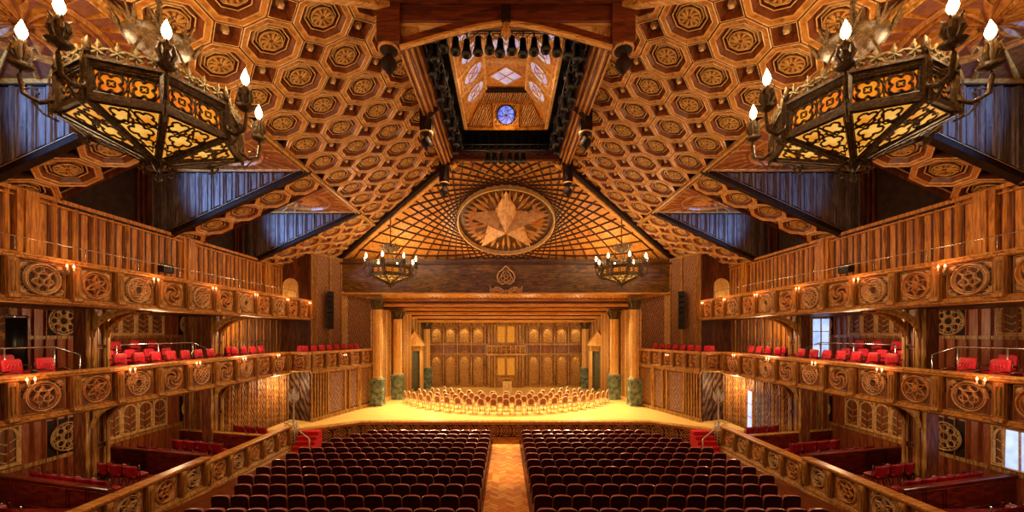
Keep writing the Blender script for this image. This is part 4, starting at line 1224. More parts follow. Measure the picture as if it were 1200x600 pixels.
# ---- loudspeakers
t = thing('loudspeaker', 'tall narrow black loudspeaker column on the wall left of the stage', 'loudspeaker', (-11.9, 26.3, Z(.2)))
for k in range(7):
    mb = MB(FR((-11.85, 26.2, Z(.25+k*.36)), (.9,.42,0), (.42,-.9,0), (0,0,1)))
    mb.bbox(-.2, .2, .1, .5, 0, .34, .02); mb.rib([(-.15,.05),(.15,.05),(.15,.29),(-.15,.29)], .03, .02, True, .5)
    mb.build('speaker_cell', 'black_metal', t)
mirror(t)
for y, nm in ((9.5, 'nearest the viewer'), (15.9, 'further along')):
    t = thing('small_loudspeaker', f'small black box on the left upper gallery wall, {nm}', 'loudspeaker', (-WX+.3, y, Z(2.45)))
    mb = MB(FR((-WX+.25, y, Z(2.45)), (0,1,0), (1,0,0), (0,0,1))); mb.bbox(-.25, .25, .05, .3, 0, .35, .02); mb.build('cabinet', 'black_metal', t)
    mb = MB(FR((-WX+.25, y, Z(2.45)), (0,1,0), (1,0,0), (0,0,1))); mb.rib([(-.2,.05),(.2,.05),(.2,.3),(-.2,.3)], .03, .02, True, .3)
    for k in range(4): mb.rib([(-.18, .09+k*.05), (.18, .09+k*.05)], .012, .01, False, .3)
    mb.build('grille', 'dark_metal', t); mirror(t)

# ---- chairs of the middle balcony
bc = make_box_chair('x'); bc_used = False
def bchair(x, y, z, rz, label, group):
    global bc_used
    if not bc_used:
        bc.location = (x, y, z); bc.rotation_euler.z = rz; bc['label'] = label; bc['group'] = group; bc_used = True; o = bc
    else: o = place(bc, (x, y, z), rz, label, group)
    o.scale = (BS, BS, 1)
    return o, mirror(o)
BS = .92
A_ = radians(97)      # facing the hall, turned towards the stage
front = [8.9, 9.65, 10.4, 11.15, 13.3, 13.98, 14.66, 15.34, 16.02, 16.7, 17.38, 18.9, 19.58, 20.26, 20.94]
for i, y in enumerate(reversed(front)):
    bchair(-12.98, y, Z(-1.92)+.24, A_, f'red chair in the left balcony front row, {ORD[i+1]} from the stage end', 'red chairs of the middle balcony')
for i, y in enumerate((16.3, 15.5, 14.7, 13.9)):
    bchair(-14.0, y, Z(-1.62)+.02, A_, f'red chair in the second row of the left middle bay, {ORD[i+1]} from the stage', 'red chairs of the middle balcony')
for i, y in enumerate((16.75, 15.95, 15.15)):
    bchair(-15.0, y, Z(-1.32)+.02, A_, f'red chair in the raised back row of the left middle bay, {ORD[i+1]} from the stage', 'red chairs of the middle balcony')
for i, y in enumerate((11.2, 10.3)):
    bchair(-14.2, y, Z(-1.62)+.02, A_, f'red balcony chair in the second row of the left near bay, {("further from", "closer to")[i]} the viewer', 'red chairs of the middle balcony')
bchair(-13.85, 18.95, Z(-1.92)+.24, A_, 'single red balcony chair standing beside the pillar at the left balcony end', 'red chairs of the middle balcony')
bchair(-13.85, 19.75, Z(-1.92)+.24, A_, 'red balcony chair against the dark rail at the left balcony end', 'red chairs of the middle balcony')
BS = .84
for i in range(8):
    s_ = .45+i*.64; x = A1[0]+(A2[0]-A1[0])*s_/5.47; y = A1[1]+(A2[1]-A1[1])*s_/5.47
    bchair(x-.62, y+.25, Z(-1.95)+.22, ang, f'red chair in the left stage box, {ORD[i+1]} from the audience side', 'red chairs of the middle balcony')
bchair(-12.1, 22.75, Z(-1.95)+.22, .1, 'red chair behind the short front between the left balcony and stage box', 'red chairs of the middle balcony')

# ---- side stalls: partitions and dark chairs
SC_ = make_stall_chair('x'); sc_used = False
def schair(x, y, z, rz, label, group):
    global sc_used
    if not sc_used:
        SC_.location = (x, y, z); SC_.rotation_euler.z = rz; SC_['label'] = label; SC_['group'] = group; sc_used = True; o = SC_
    else: o = place(SC_, (x, y, z), rz, label, group)
    return o, mirror(o)
for i, (y, zt_, zf) in enumerate(((17.9, Z(-4.72), .5), (14.6, Z(-4.62), .62), (11.0, Z(-4.42), .8))):
    dx, dy = -4.75, 1.15
    t = thing('partition', f'low dark red wooden partition across the left side stalls, {ORD[i+1]} from the stage', 'partition', (-11.2, y, zf))
    M, L_ = wallframe((-11.2+dx, y+dy), (-11.2, y)); mb = MB(M); mb.bbox(0, L_, -.04, .04, zf, zt_-.05, .005)
    for k in range(6): mb.rib([(.1+k*.8, zf+.1), (.78+k*.8, zf+.1), (.78+k*.8, zt_-.14), (.1+k*.8, zt_-.14)], .03, .02, True, .04)
    mb.build('panel', 'partition_wood', t)
    mb = MB(M); mb.bbox(-.02, L_+.02, -.09, .09, zt_-.06, zt_+.02, .02); mb.build('cap_rail', 'rail_wood' if i == 0 else 'partition_wood', t)
    mirror(t)
B_ = radians(158)
rows = [(18.5, .5, 4, 12.0, 'nearest the stage'), (15.3, .62, 5, 11.9, 'second from the stage'), (12.0, .80, 5, 12.3, 'third from the stage'), (9.35, 1.15, 3, 11.7, 'nearest the viewer')]
for y, z, n, x0, nm in rows:
    for k in range(n):
        schair(-x0-.68*k, y+.17*k, z, B_, f'dark red chair, {ORD[k+1]} from the hall in the left stall bay {nm}', 'dark red chairs of the side stalls')
for y, z, n, x0, nm in rows[:3]:
    for k in range(n-1):
        schair(-x0-.3-.68*k, y+1.25+.17*k, z, B_, f'dark red chair, {ORD[k+1]} in the further row, left stall bay {nm}', 'dark red chairs of the side stalls')

# ---- red steps and rail by the stage
t = thing('steps', 'bright red carpeted steps up to the stage on the left', 'steps', (-10.2, 20.1, 0))
for k in range(5):
    mb = MB(); mb.bbox(-10.75, -9.75, 19.3+.22*k, 20.6, .0+.2*k, .2*(k+1)-.001*k, .02); mb.build('step', 'carpet_red', t)
mirror(t)
t = handrail('step_handrail', [(-10.85, 20.15, ST+.5), (-10.75, 19.75, ST+.3), (-9.6, 18.95, .95)], .02, 'pale sloping handrail beside the red steps at the left of the stage', 'white_metal', None, .03); mirror(t)
# torch-shaped floor lamps
t = thing('torch_lamp', 'tall pale lamp stand with three leaf-shaped blades at the left stage corner', 'lamp', (-11.35, 20.75, ST))
mb = MB(); mb.lathe([(.26,0),(.26,.04),(.08,.08),(.045,.16),(.035,1.45),(.06,1.55),(.02,1.65)], (-11.35, 20.75, ST), 10); mb.build('pole', 'white_metal', t)
for dx, h0, hh, lean in ((0, 1.55, .62, 0), (-.16, 1.45, .52, -.12), (.16, 1.45, .52, .12)):
    mb = MB(FR((-11.35, 20.75, ST), (1,0,0), (0,-1,0), (0,0,1)))
    mb.tube([(0,0,h0-.12),(dx*.6,0,h0-.04),(dx,0,h0+.05)], .022, 5)
    pts = [(dx, h0), (dx+lean*.2-.11, h0+hh*.35), (dx+lean, h0+hh), (dx+lean*.2+.11, h0+hh*.35)]
    mb.rib(pts, .03, .03, True); mb.poly(pts, -.01, .02)
    mb.build('blade', 'white_metal', t)
mb = MB(); mb.tube([(-11.9,20.7,ST+.05),(-11.5,20.7,ST+.42),(-11.15,20.7,ST+.05)], .03, 4); mb.tube([(-11.9,20.7,ST+.35),(-11.5,20.7,ST+.15)], .03, 4)
mb.build('cross_foot', 'white_metal', t); mirror(t)

# ---- columns of the stage
def column(x, y, r, h, label, sq):
    t = thing('column', label, 'column', (x, y, ST))
    mb = MB(); w_ = r*1.35
    mb.bbox(-w_*1.1, w_*1.1, -w_*1.1, w_*1.1, 0, .14, .02); mb.bbox(-w_, w_, -w_, w_, .14, 1.75, .03); mb.bbox(-w_*1.08, w_*1.08, -w_*1.08, w_*1.08, 1.75, 1.88, .03)
    for s in (-1, 1):
        mb.M = FR((0, s*-w_, 0), (1,0,0), (0,-s,0), (0,0,1)); mb.rib([(-w_*.75,.3),(w_*.75,.3),(w_*.75,1.6),(-w_*.75,1.6)], .05, .03, True)
        mb.rib([(-w_*.5,.4),(w_*.4,.7),(-w_*.4,1.0),(w_*.4,1.3),(0,1.55)], .07, .05)
        mb.M = FR((s*w_, 0, 0), (0,s,0), (s,0,0), (0,0,1)); mb.rib([(-w_*.5,.4),(w_*.4,.7),(-w_*.4,1.0),(w_*.4,1.3),(0,1.55)], .07, .05)
    mb.build('plinth', 'verdigris', t, world=False)
    mb = MB(); mb.lathe([(r*1.25,1.88),(r*1.25,1.95),(r*1.08,2.0),(r*1.02,2.1),(r*.96,h-.75),(r*1.05,h-.72)], n=16)
    for k in range(8):
        a_ = k*pi/4; mb.tube([(r*cos(a_), r*sin(a_), 2.05), (r*.97*cos(a_), r*.97*sin(a_), h-.75)], .03, 4)
    mb.build('shaft', 'column_wood', t, world=False)
    mb = MB(); mb.lathe([(r*1.1,h-.76),(r*1.2,h-.7),(r*1.0,h-.62),(r*1.15,h-.35),(r*1.5,h-.12),(r*1.5,h-.1)], n=16)
    for k in range(8):
        a_ = k*pi/4
        mb.tube([(r*cos(a_), r*sin(a_), h-.65), (r*1.3*cos(a_), r*1.3*sin(a_), h-.4), (r*1.75*cos(a_), r*1.75*sin(a_), h-.22), (r*1.6*cos(a_), r*1.6*sin(a_), h-.36)], [.06,.08,.06,.02], 4)
    mb.bbox(-r*1.5, r*1.5, -r*1.5, r*1.5, h-.12, h, .02)
    mb.build('capital', 'bronze', t, world=False)
    return t
t = column(-9.05, 27.35, .30, cz(27.9)-ST-.02, 'tall round wooden column at the left edge of the stage opening', 0); mirror(t)
t = column(-8.35, 30.0, .32, cz(30.0)-ST-.26, 'second wooden column inside the stage on the left', 0); mirror(t)
t = column(-7.32, 35.9, .30, cz(35.7)-ST-.02, 'rearmost wooden column at the back of the stage on the left', 0); mirror(t)
# aedicule doors
t = thing('aedicule', 'small gabled door case with pointed roof on the left of the stage', 'door case', (-7.7, 33.2, ST))
M = FR((-7.75, 33.4, ST), (.8,0,0), (0,-1,0), (0,0,1))
mb = MB(M)
for x in (-.62, .62): mb.bbox(x-.12, x+.12, -.3, .35, 0, 3.6, .02)
mb.bbox(-.75, .75, -.3, .4, 0, .12, .02)
mb.build('post', 'column_wood', t)
mb = MB(M); mb.poly([(-.5,.12),(.5,.12),(.5,3.5),(-.5,3.5)], 0, .05); mb.rib([(-.4,.25),(.4,.25),(.4,3.3),(-.4,3.3)], .06, .04, True, .05)
mb.build('door', 'stone_green', t)
mb = MB(M); mb.bbox(-.8, .8, -.35, .45, 3.55, 3.95, .03); mb.rib([(-.7,3.75),(-.35,3.85),(0,3.68),(.35,3.85),(.7,3.75)], .1, .06, False, .45); mb.build('entablature', 'frame_wood', t)
mb = MB(M)
mb.loft([[(-1.0, o, 4.05), (0, o, 5.15), (1.0, o, 4.05), (.8, o, 3.97), (-.8, o, 3.97)] for o in (-.35, .5)], caps=True)
mb.rib([(-1.02,4.02),(0,5.2),(1.02,4.02)], .1, .08, False, .5); mb.rib(circ(0, 4.35, .18, 12), .05, .05, True, .5)
mb.tube([(0,.1,5.1),(0,.1,5.45)], [.05,.01], 5)
mb.build('gable', 'column_wood', t); mirror(t)
# ================================================================== lantern over the hall
lt = holder('ceiling', 'dark roof lantern with jewelled panels in the middle of the ceiling')
mb = MB()     # dark outer well
z0, z1 = Z(9.4), Z(11.2)
for a_, b2 in (((-3.1,11.0),(-3.1,21.2)), ((-3.1,21.2),(3.1,21.2)), ((3.1,21.2),(3.1,11.0)), ((3.1,11.0),(-3.1,11.0))):
    M, l = wallframe(a_, b2); mb.M = M; mb.add([(0,0,z0),(l,0,z0),(l,0,z1),(0,0,z1)], [(0,1,2,3)])
mb.M = Matrix()
ring = [(-3.1,11),(3.1,11),(3.1,21.2),(-3.1,21.2)]; inn = [(-2.0,12.8),(2.0,12.8),(2.0,19.0),(-2.0,19.0)]
mb.loft([[(x, y, Z(10.7)) for x, y in ring], [(x, y, Z(10.35)) for x, y in inn]])
mb.build('lantern_well', 'black_metal', lt)
# near side of ceiling behind the first truss, closing towards the viewer
mb = MB(); mb.add([(-3.1,11.0,Z(9.4)),(3.1,11.0,Z(9.4)),(12.6,4.0,Z(5.0)),(-12.6,4.0,Z(5.0))], [(0,1,2,3)])
mb.build('rear_slope', 'lattice_field', lt)
# inner coves
zi0, zi1 = Z(10.0), Z(11.2)
for s, nm in ((-1, 'left'), (1, 'right')):
    u = Vector((0,1,0)); v = (Vector((s*.9,16,zi1))-Vector((s*2.0,16,zi0))); lv = v.length; v.normalize()
    out = Vector((-s*abs(v.z), 0, -abs(v.x)))
    M = FR((s*2.0, 12.9, zi0), u, out, v); L_ = 6.1
    mb = MB(M); mb.cur = 0; mb.add([(0,0,0),(L_,0,0),(L_-1.2,0,lv),(0,0,lv)], [(0,1,2,3)])
    mb.cur = 1
    mb.rib([(0,.02),(L_,.02)], .16, .12); mb.rib([(0,.25),(L_-.2,.25)], .05, .05); mb.rib([(0,lv-.05),(L_-1.2,lv-.05)], .14, .1)
    n = 4; w_ = 1.2
    for i in range(n+1): mb.rib([(i*w_+.03,.0),(i*w_+.03,lv)], .10, .08)
    pl = mb.build('cove_side', ['coffer_band', 'coffer_pale'], lt)
    for i in range(n):
        c = (i+.5)*w_+.03; cv = lv*.56
        mb = MB(M); mb.cur = 1; mb.poly(circ(c, cv, .40, 20, ry=.50), .01, .03); mb.cur = 0
        mb.rib(circ(c, cv, .43, 20, ry=.53), .07, .08, True)
        mb.rib([(c-.3,cv-.3),(c+.3,cv+.3)], .035, .05, False, .02); mb.rib(circ(c, cv, .2, 14, ry=.28), .035, .05, True, .02); mb.rib([(c+.3,cv-.3),(c-.3,cv+.3)], .035, .05, False, .02)
        mb.build('oval_light', ['rosette_wood', 'pearl_glass'], lt)
ev = Vector((0, -1.2, 1.2)); le = ev.length; ev.normalize()
M = FR((0, 19.0, Z(10)), (1,0,0), (0,-.7071,-.7071), tuple(ev))
mb = MB(M); mb.cur = 0
mb.add([(-2,0,0),(2,0,0),(.9,0,le),(-.9,0,le)], [(0,1,2,3)])
mb.cur = 1
mb.box(-2, 2, 0, .1, -.04, .08); mb.rib([(-.6,.1),(.6,.1),(.6,1.1),(-.6,1.1)], .12, .1, True)
mb.rib([(-1.25,1.16),(1.25,1.16)], .08, .08)
for s in (-1, 1): mb.rib([(s*.7,.12),(s*1.8,.12),(s*1.25,1.05),(s*.7,1.05)], .06, .05, True)
mb.cur = 2; mb.box(-.95, .95, 0, .14, le-.14, le+.04)
mb.build('cove_end', ['carved_wall_gold', 'coffer_band', 'beam_dark'], lt)
mb = MB(M); mb.cur = 1; mb.poly(circ(0, .6, .40, 24), .01, .04); mb.cur = 0
mb.rib(circ(0, .6, .42, 24), .07, .08, True)
for k in range(8):
    a_ = k*pi/4; mb.rib([(0, .6), (.2*cos(a_+.3), .6+.2*sin(a_+.3)), (.4*cos(a_), .6+.4*sin(a_))], .022, .04, False, .04)
mb.build('rose_window', ['beam_dark', 'rose_glass'], lt)
mb = MB(FR((0, 16.0, zi1), (1,0,0), (0,0,-1), (0,1,0))); mb.cur = 0
mb.add([(-.95,0,-3.1),(.95,0,-3.1),(.95,0,1.9),(-.95,0,1.9)], [(0,1,2,3)])
mb.cur = 1
for v in (-1.0, .9): mb.rib([(-.9,v-.9),(.9,v-.9),(.9,v+.9),(-.9,v+.9)], .1, .08, True)
for v in (-1.0, .9):
    mb.cur = 2; mb.poly([(-.7,v),(0,v-.6),(.7,v),(0,v+.6)], .01, .03); mb.cur = 1; mb.rib([(-.7,v),(0,v-.6),(.7,v),(0,v+.6)], .06, .06, True); mb.rib([(-.35,v-.3),(.35,v+.3)], .04, .05, False, .02); mb.rib([(.35,v-.3),(-.35,v+.3)], .04, .05, False, .02)
mb.build('shaft_top', ['coffer_band', 'coffer_pale', 'pearl_glass'], lt)
# front board of the opening
mb = MB(); mb.bbox(-3.1, 3.1, 21.0, 21.25, Z(9.3), Z(9.95), .03); mb.tube([(-3.1,20.95,Z(9.35)),(3.1,20.95,Z(9.35))], .05, 4)
mb.build('front_curb', 'beam_red', lt)

# ---- rigging pipes
def bar(name, pts, r, label, mat='dark_metal', extra=None):
    mb = MB(); mb.tube(pts, r, 6)
    if extra: extra(mb)
    return tag(mb.build(name, mat), label, 'lighting bar')
def ladder(s):
    def f(mb):
        for k in range(12):
            y = 11.9+k*.75; mb.tube([(s*2.3, y, Z(9.75)), (s*2.75, y, Z(9.75))], .02, 4); mb.tube([(s*2.62, y, Z(9.75)), (s*2.62, y, Z(10.5))], .02, 4)
            mb.tube([(s*2.3, y, Z(9.75)), (s*2.75, y+.7, Z(10.2))], .015, 4)
        for k in range(16):
            y = 11.9+k*.53; q = s*(2.35+.5*((k*5) % 3)/2); mb.tube([(q, y, Z(9.75)), (q+.15, y+.15, Z(9.55)), (q-.05, y+.3, Z(9.5)), (q+.1, y+.5, Z(9.75))], .014, 4)
            mb.bbox(q-.1, q+.1, y-.12, y+.1, Z(9.85), Z(10.15), .03)
        mb.tube([(s*2.3, 11.7, Z(9.75)), (s*2.3, 20.6, Z(9.75))], .03, 6); mb.tube([(s*2.6, 11.7, Z(10.2)), (s*2.6, 20.6, Z(10.2))], .03, 6)
    return f
bar('lighting_bar', [(-2.75, 11.7, Z(9.75)), (-2.75, 20.6, Z(9.75))], .03, 'dark pipe frame along the left side of the roof lantern', extra=ladder(-1))
bar('lighting_bar', [(2.75, 11.7, Z(9.75)), (2.75, 20.6, Z(9.75))], .03, 'dark pipe frame along the right side of the roof lantern', extra=ladder(1))
def cross(y, z):
    def f(mb):
        mb.tube([(-2.25, y, z+.3), (2.25, y, z+.3)], .025, 6); mb.tube([(-2.25, y+.25, z+.12), (2.25, y+.25, z+.12)], .02, 6)
        for k in range(10): x = -2.2+k*.43; mb.tube([(x, y, z), (x, y, z+.3)], .015, 4); mb.tube([(x, y, z+.3), (x, y+.1, z+1.3)], .015, 4); mb.tube([(x, y, z), (x+.5, y+.2, z+.3)], .012, 4); mb.tube([(x, y, z), (x+.18, y+.05, z-.22), (x+.34, y-.05, z-.18), (x+.5, y, z)], .014, 4)
    return f
bar('lighting_bar', [(-2.25, 12.3, Z(9.55)), (2.25, 12.3, Z(9.55))], .03, 'cross pipe carrying the near row of spotlights in the roof lantern', extra=cross(12.3, Z(9.55)))
bar('lighting_bar', [(-2.25, 20.3, Z(9.55)), (2.25, 20.3, Z(9.55))], .035, 'cross pipe at the stage end of the roof lantern', extra=cross(20.3, Z(9.55)))
sp = make_spotlight('x'); spn = 0
def spot_at(x, y, z, rx, rz, label, group):
    global spn
    o = sp if spn == 0 else copy_tree(sp); spn += 1
    o.location = (x, y, z); o.rotation_euler = (rx, 0, rz); o['label'] = label; o['group'] = group
for i in range(12):
    x = -1.95+i*.355
    spot_at(x, 12.3, Z(9.52)-.05*(i % 3), -.25+.08*(i % 4), .12*sin(i*2.1), f'black spotlight on the near bar of the roof lantern, {ORD[i+1]} from the left end', 'spotlights on the near lantern bar')
for i, x in enumerate((-.95,-.6,-.25,.2,.55,.9)):
    spot_at(x, 20.25, Z(9.5), -.2, .1*sin(i), f'black spotlight on the far bar of the roof lantern, {ORD[i+1]} from the left end', 'spotlights on the far lantern bar')
for s, nm in ((-1, 'left'), (1, 'right')):
    for i in range(10):
        spot_at(s*(2.35+.25*(i % 2)), 12.9+i*.74, Z(9.72), .15*sin(i*3), s*.5, f'black spotlight on the {nm} side bar of the roof lantern, {ORD[i+1]} from the viewer', f'spotlights on the {nm} lantern bar')

# ---- trusses
def pendant(mb, x, y, z):
    mb.lathe([(.12,.0),(.24,-.02),(.26,-.08),(.16,-.13),(.10,-.17),(.11,-.24),(.20,-.34),(.23,-.46),(.17,-.58),(.07,-.64),(.09,-.68),(.03,-.74)], (x, y, z), 12)
tr = thing('roof_truss', 'heavy red-brown roof truss nearest the viewer, with curved braces and turned drops', 'roof truss', (0, 11.1, Z(8.9)))
mb = MB(); mb.bbox(-3.0, 3.0, 10.95, 11.3, Z(8.78), Z(9.7), .03); mb.bbox(-8.5, 8.5, 10.75, 10.95, Z(9.25), Z(9.75), .03)
mb.build('tie_beam', 'beam_red', tr)
for s in (-1, 1):
    mb = MB(); mb.bbox(min(s*2.98, s*3.62), max(s*2.98, s*3.62), 10.85, 11.35, Z(8.12), Z(9.75), .03); po = mb.build('post', 'beam_red', tr)
    mb = MB(); pendant(mb, s*3.35, 11.1, Z(8.12)); mb.build('turned_drop', 'beam_dark', po)
    mb = MB(); mb.lathe([(.22,0),(.30,-.03),(.31,-.08),(.22,-.1)], (s*3.35, 11.1, Z(8.16)), 14); mb.build('collar', 'gold_wood', po)
    F_ = FR((0, 11.1, 0), (s,0,0), (0,-1,0), (0,0,1))
    pts = [(.0, Z(8.80)), (.9, Z(8.66)), (1.9, Z(8.40)), (3.0, Z(8.08))]
    mb = MB(F_); mb.loft([[(x, o, z+d) for o, d in ((-.05,0),(.12,0),(.12,.26),(-.05,.26))] for x, z in pts]); mb.build('brace', 'beam_red', tr)
    mb = MB(F_); mb.loft([[(x, o, z+d) for o, d in ((.02,-.03),(.16,-.03),(.16,.04),(.02,.04))] for x, z in pts], caps=True); mb.build('brace_edge', 'gold_wood_x', tr)
    mb = MB(F_); mb.box(1.3, 3.0, -.12, .1, Z(8.70), Z(8.80)); mb.build('gold_fillet', 'gold_wood_x', tr)
    mb = MB(F_); cx, cv = 2.72, Z(8.56); mb.poly(circ(cx, cv, .25, 16), -.05, 0); knot(mb, cx, cv, .25, 1, .05); 
    mb.rib([(cx-.2,cv-.1),(cx+.26,cv-.3)], .08, .05); mb.build('spandrel_rose', 'coffer_pale', tr)
mb = MB(); mb.bbox(-.13, .13, 10.85, 11.2, Z(8.75), Z(9.2), .02); mb.build('king_block', 'beam_dark', tr)
mb = MB(); mb.lathe([(.06,0),(.12,-.05),(.07,-.12),(.14,-.22),(.15,-.32),(.08,-.42),(.02,-.5)], (0, 11.0, Z(8.78)), 10); mb.build('turned_drop', 'gold_wood', tr)
for y, zb, nm in ((16.1, 8.75, 'halfway along the lantern'), (20.75, 8.45, 'at the stage end of the lantern')):
    for s, sd in ((-1, 'left'), (1, 'right')):
        t = thing('hanging_post', f'dark hanging post with turned drop {nm}, {sd} side', 'roof post', (s*3.3, y, Z(8.0)))
        mb = MB(); mb.bbox(s*3.3-.24, s*3.3+.24, y-.22, y+.22, Z(zb-.45), Z(9.5), .03)
        mb.tube([(s*2.9, y, Z(9.3)), (s*3.05, y-.6, Z(8.7)), (s*3.25, y-.2, Z(zb-.3))], .12, 4); mb.build('post', 'beam_dark', t)
        mb = MB(); pendant(mb, s*3.3, y, Z(zb-.45)); mb.build('turned_drop', 'beam_dark', t)
        mb = MB(); mb.lathe([(.2,0),(.28,-.03),(.28,-.08),(.2,-.1)], (s*3.3, y, Z(zb-.42)), 14); mb.build('collar', 'gold_wood', t)

# ================================================================== chandeliers
ch = make_chandelier('huge bronze chandelier with amber panes hanging nearest the viewer on the left', (-6.35, 7.1))
mb = MB(); zr = 2.2; 
def rodmesh(h):
    mb = MB()
    mb.tube([(0,0,2.1),(0,0,h)], .03, 6)
    for k in range(int((h-2.3)/.3)): mb.lathe([(.03,0),(.06,.04),(.03,.08)], (0,0,2.3+k*.3), 6)
    return mb
def hang(c, h):
    r = rodmesh(h-3.1).build('hanging_rod', 'bronze', c, world=False)
hang(ch, hs(6.35))
ch2 = mirror(ch)
sm = place(ch, (-7.17, 24.1, Z(3.02)), 0, 'smaller-looking chandelier with lit candles left of the crest over the stage opening')
for c_ in list(sm.children):
    if c_.name.startswith('hanging_rod'): bpy.data.objects.remove(c_)
hang(sm, hs(7.17)+.1)
sm2 = mirror(sm)
for o in (ch, ch2, sm, sm2): o['group'] = 'chandeliers'

# ================================================================== stalls seats
edge = [7.6, 8.0, 8.35, 8.55, 9.0, 9.1, 9.15, 9.2, 8.9, 8.65, 8.55, 8.5]
ts = make_theatre_seat('x'); first = True
fill = MB()
for r in range(12):
    y = 20.9-.955*r
    n = round((edge[r]-.8)/.553)
    for s, sd in ((-1, 'left'), (1, 'right')):
        for k in range(n):
            x = s*(.8+.553*(k+.5)); 
            if r == 0: continue
            lab = f'maroon seat, {ORD[k+1]} {sd} of the aisle, in the {ORD[r+1]} row from the stage'
            if first: ts.location = (x, y, fz(y)); ts['label'] = lab; ts['group'] = 'maroon tip-up seats of the hall'; first = False
            else: place(ts, (x, y, fz(y)), 0, lab, 'maroon tip-up seats of the hall')
# the farthest row, nearest the stage, as one mass with the same shapes
vs = []; 
for ch_ in ts.children:
    me = ch_.data; vs.append((ch_, me))
fm = MB(); mats = []; 
for ch_, me in vs:
    base = len(mats); mats += [m.name for m in me.materials]
    V_ = [tuple(v.co) for v in me.vertices]; Fs = [(tuple(p.vertices), p.material_index) for p in me.polygons]
    for s in (-1, 1):
        for k in range(12):
            x = s*(.8+.553*(k+.5)); o = len(fm.v)
            fm.v += [(a_+x, b2+20.9, c_+fz(20.9)) for a_, b2, c_ in V_]
            for f, mi in Fs: fm.f.append(tuple(i+o for i in f)); fm.m.append(base+mi); fm.sm.append(False)
inv = {v.name: k for k, v in MATS.items()}
o = fm.build('theatre_seat_row', [inv[m] for m in mats]); tag(o, 'farthest row of maroon seats, right against the stage front', 'seats', None, 'stuff')

# ================================================================== stage chairs and lectern
sg = make_stage_chair('x'); k0 = 0
for r, (R_, n, nm) in enumerate(((8.6, 23, 'front'), (7.55, 20, 'second'), (6.5, 17, 'third'), (5.5, 13, 'back'))):
    th = .98 if r == 0 else .95
    for k in range(n):
        a_ = -th+2*th*k/(n-1); x, y = R_*sin(a_), 33.1-R_*cos(a_)
        lab = f'arched-back stage chair, {ORD[k+1] if k < 20 else ("twenty-first", "twenty-second", "twenty-third")[k-20]} from the left in the {nm} arc'
        g = 'arched-back chairs on the stage'
        if k0 == 0: sg.location = (x, y, ST); sg.rotation_euler.z = a_; sg['label'] = lab; sg['group'] = g
        else: place(sg, (x, y, ST), a_, lab, g, (1.1, 1.1, 1.1))
        k0 += 1
t = thing('lectern', 'pale wooden lectern standing before the middle door of the stage', 'lectern', (.1, 32.0, ST))
mb = MB(FR((.1, 32.0, ST), (1,0,0), (0,-1,0), (0,0,1)))
mb.bbox(-.42, .42, -.3, .3, 0, .1, .02); mb.bbox(-.36, .36, -.25, .25, .1, 1.15, .02); mb.rib([(-.26,.22),(.26,.22),(.26,1.0),(-.26,1.0)], .06, .04, True, .25); quatre(mb, 0, .65, .2, .04, .04, pi/4, .25)
mb.build('body', 'cream_paint', t)
mb = MB(); mb.M = FR((.1, 32.0, ST+1.15), (1,0,0), (0,-1,0), (0,0,1)); mb.loft([[(-.45,-.3,.0),(.45,-.3,.0),(.45,.34,.2),(-.45,.34,.2)], [(-.45,-.3,.06),(.45,-.3,.06),(.45,.34,.26),(-.45,.34,.26)]], caps=True)
mb.build('desk_top', 'rail_wood', t)

# ================================================================== bright windows of the right side, dark column of the left
def wall_window(name, M, w_, h_, label, nx=2, ny=2):
    f = MB(M); f.rib([(0,0),(w_,0),(w_,h_),(0,h_)], .09, .08, True)
    for i in range(1, nx): f.rib([(w_*i/nx,0),(w_*i/nx,h_)], .06, .07)
    for i in range(1, ny): f.rib([(0,h_*i/ny),(w_,h_*i/ny)], .05, .06)
    fo = structure(name, f, 'gold_wood', label)
    g = MB(M); g.poly([(0,0),(w_,0),(w_,h_),(0,h_)], 0, .02); g.build('pane', 'daylight_glass', fo)
wall_window('window_1', FR((13.1, 20.6, 0), (-.2,-1,0), (-1,.2,0), (0,0,1)) @ Matrix.Translation((-.4, .1, .95)), .75, 2.1, 'tall bright window in the right side stalls near the stage', 1, 3)
wall_window('window_2', FR((15.93, 12.35, Z(-4.28)), (0,-1,0), (-1,0,0), (0,0,1)) @ Matrix.Translation((0,.08,0)), .8, 1.25, 'daylit window in the right side stalls beside the chevron panels', 2, 1)
wall_window('window_3', FR((14.95, 19.02, Z(-1.2)), (1,0,0), (0,-1,0), (0,0,1)), .9, 1.9, 'narrow bluish window behind the right middle balcony', 2, 3)
t = thing('dark_column', 'slim black cylinder standing in the left middle balcony near the viewer', 'column', (-15.0, 11.9, Z(-1.3)))
mb = MB(); mb.lathe([(.22,0),(.22,1.75)], (-15.0, 11.9, Z(-1.3)), 16); mb.build('shaft', 'black_metal', t)
mb = MB(); mb.lathe([(.25,1.75),(.25,1.82),(.2,1.84)], (-15.0, 11.9, Z(-1.3)), 16); mb.build('cap', 'chrome', t)

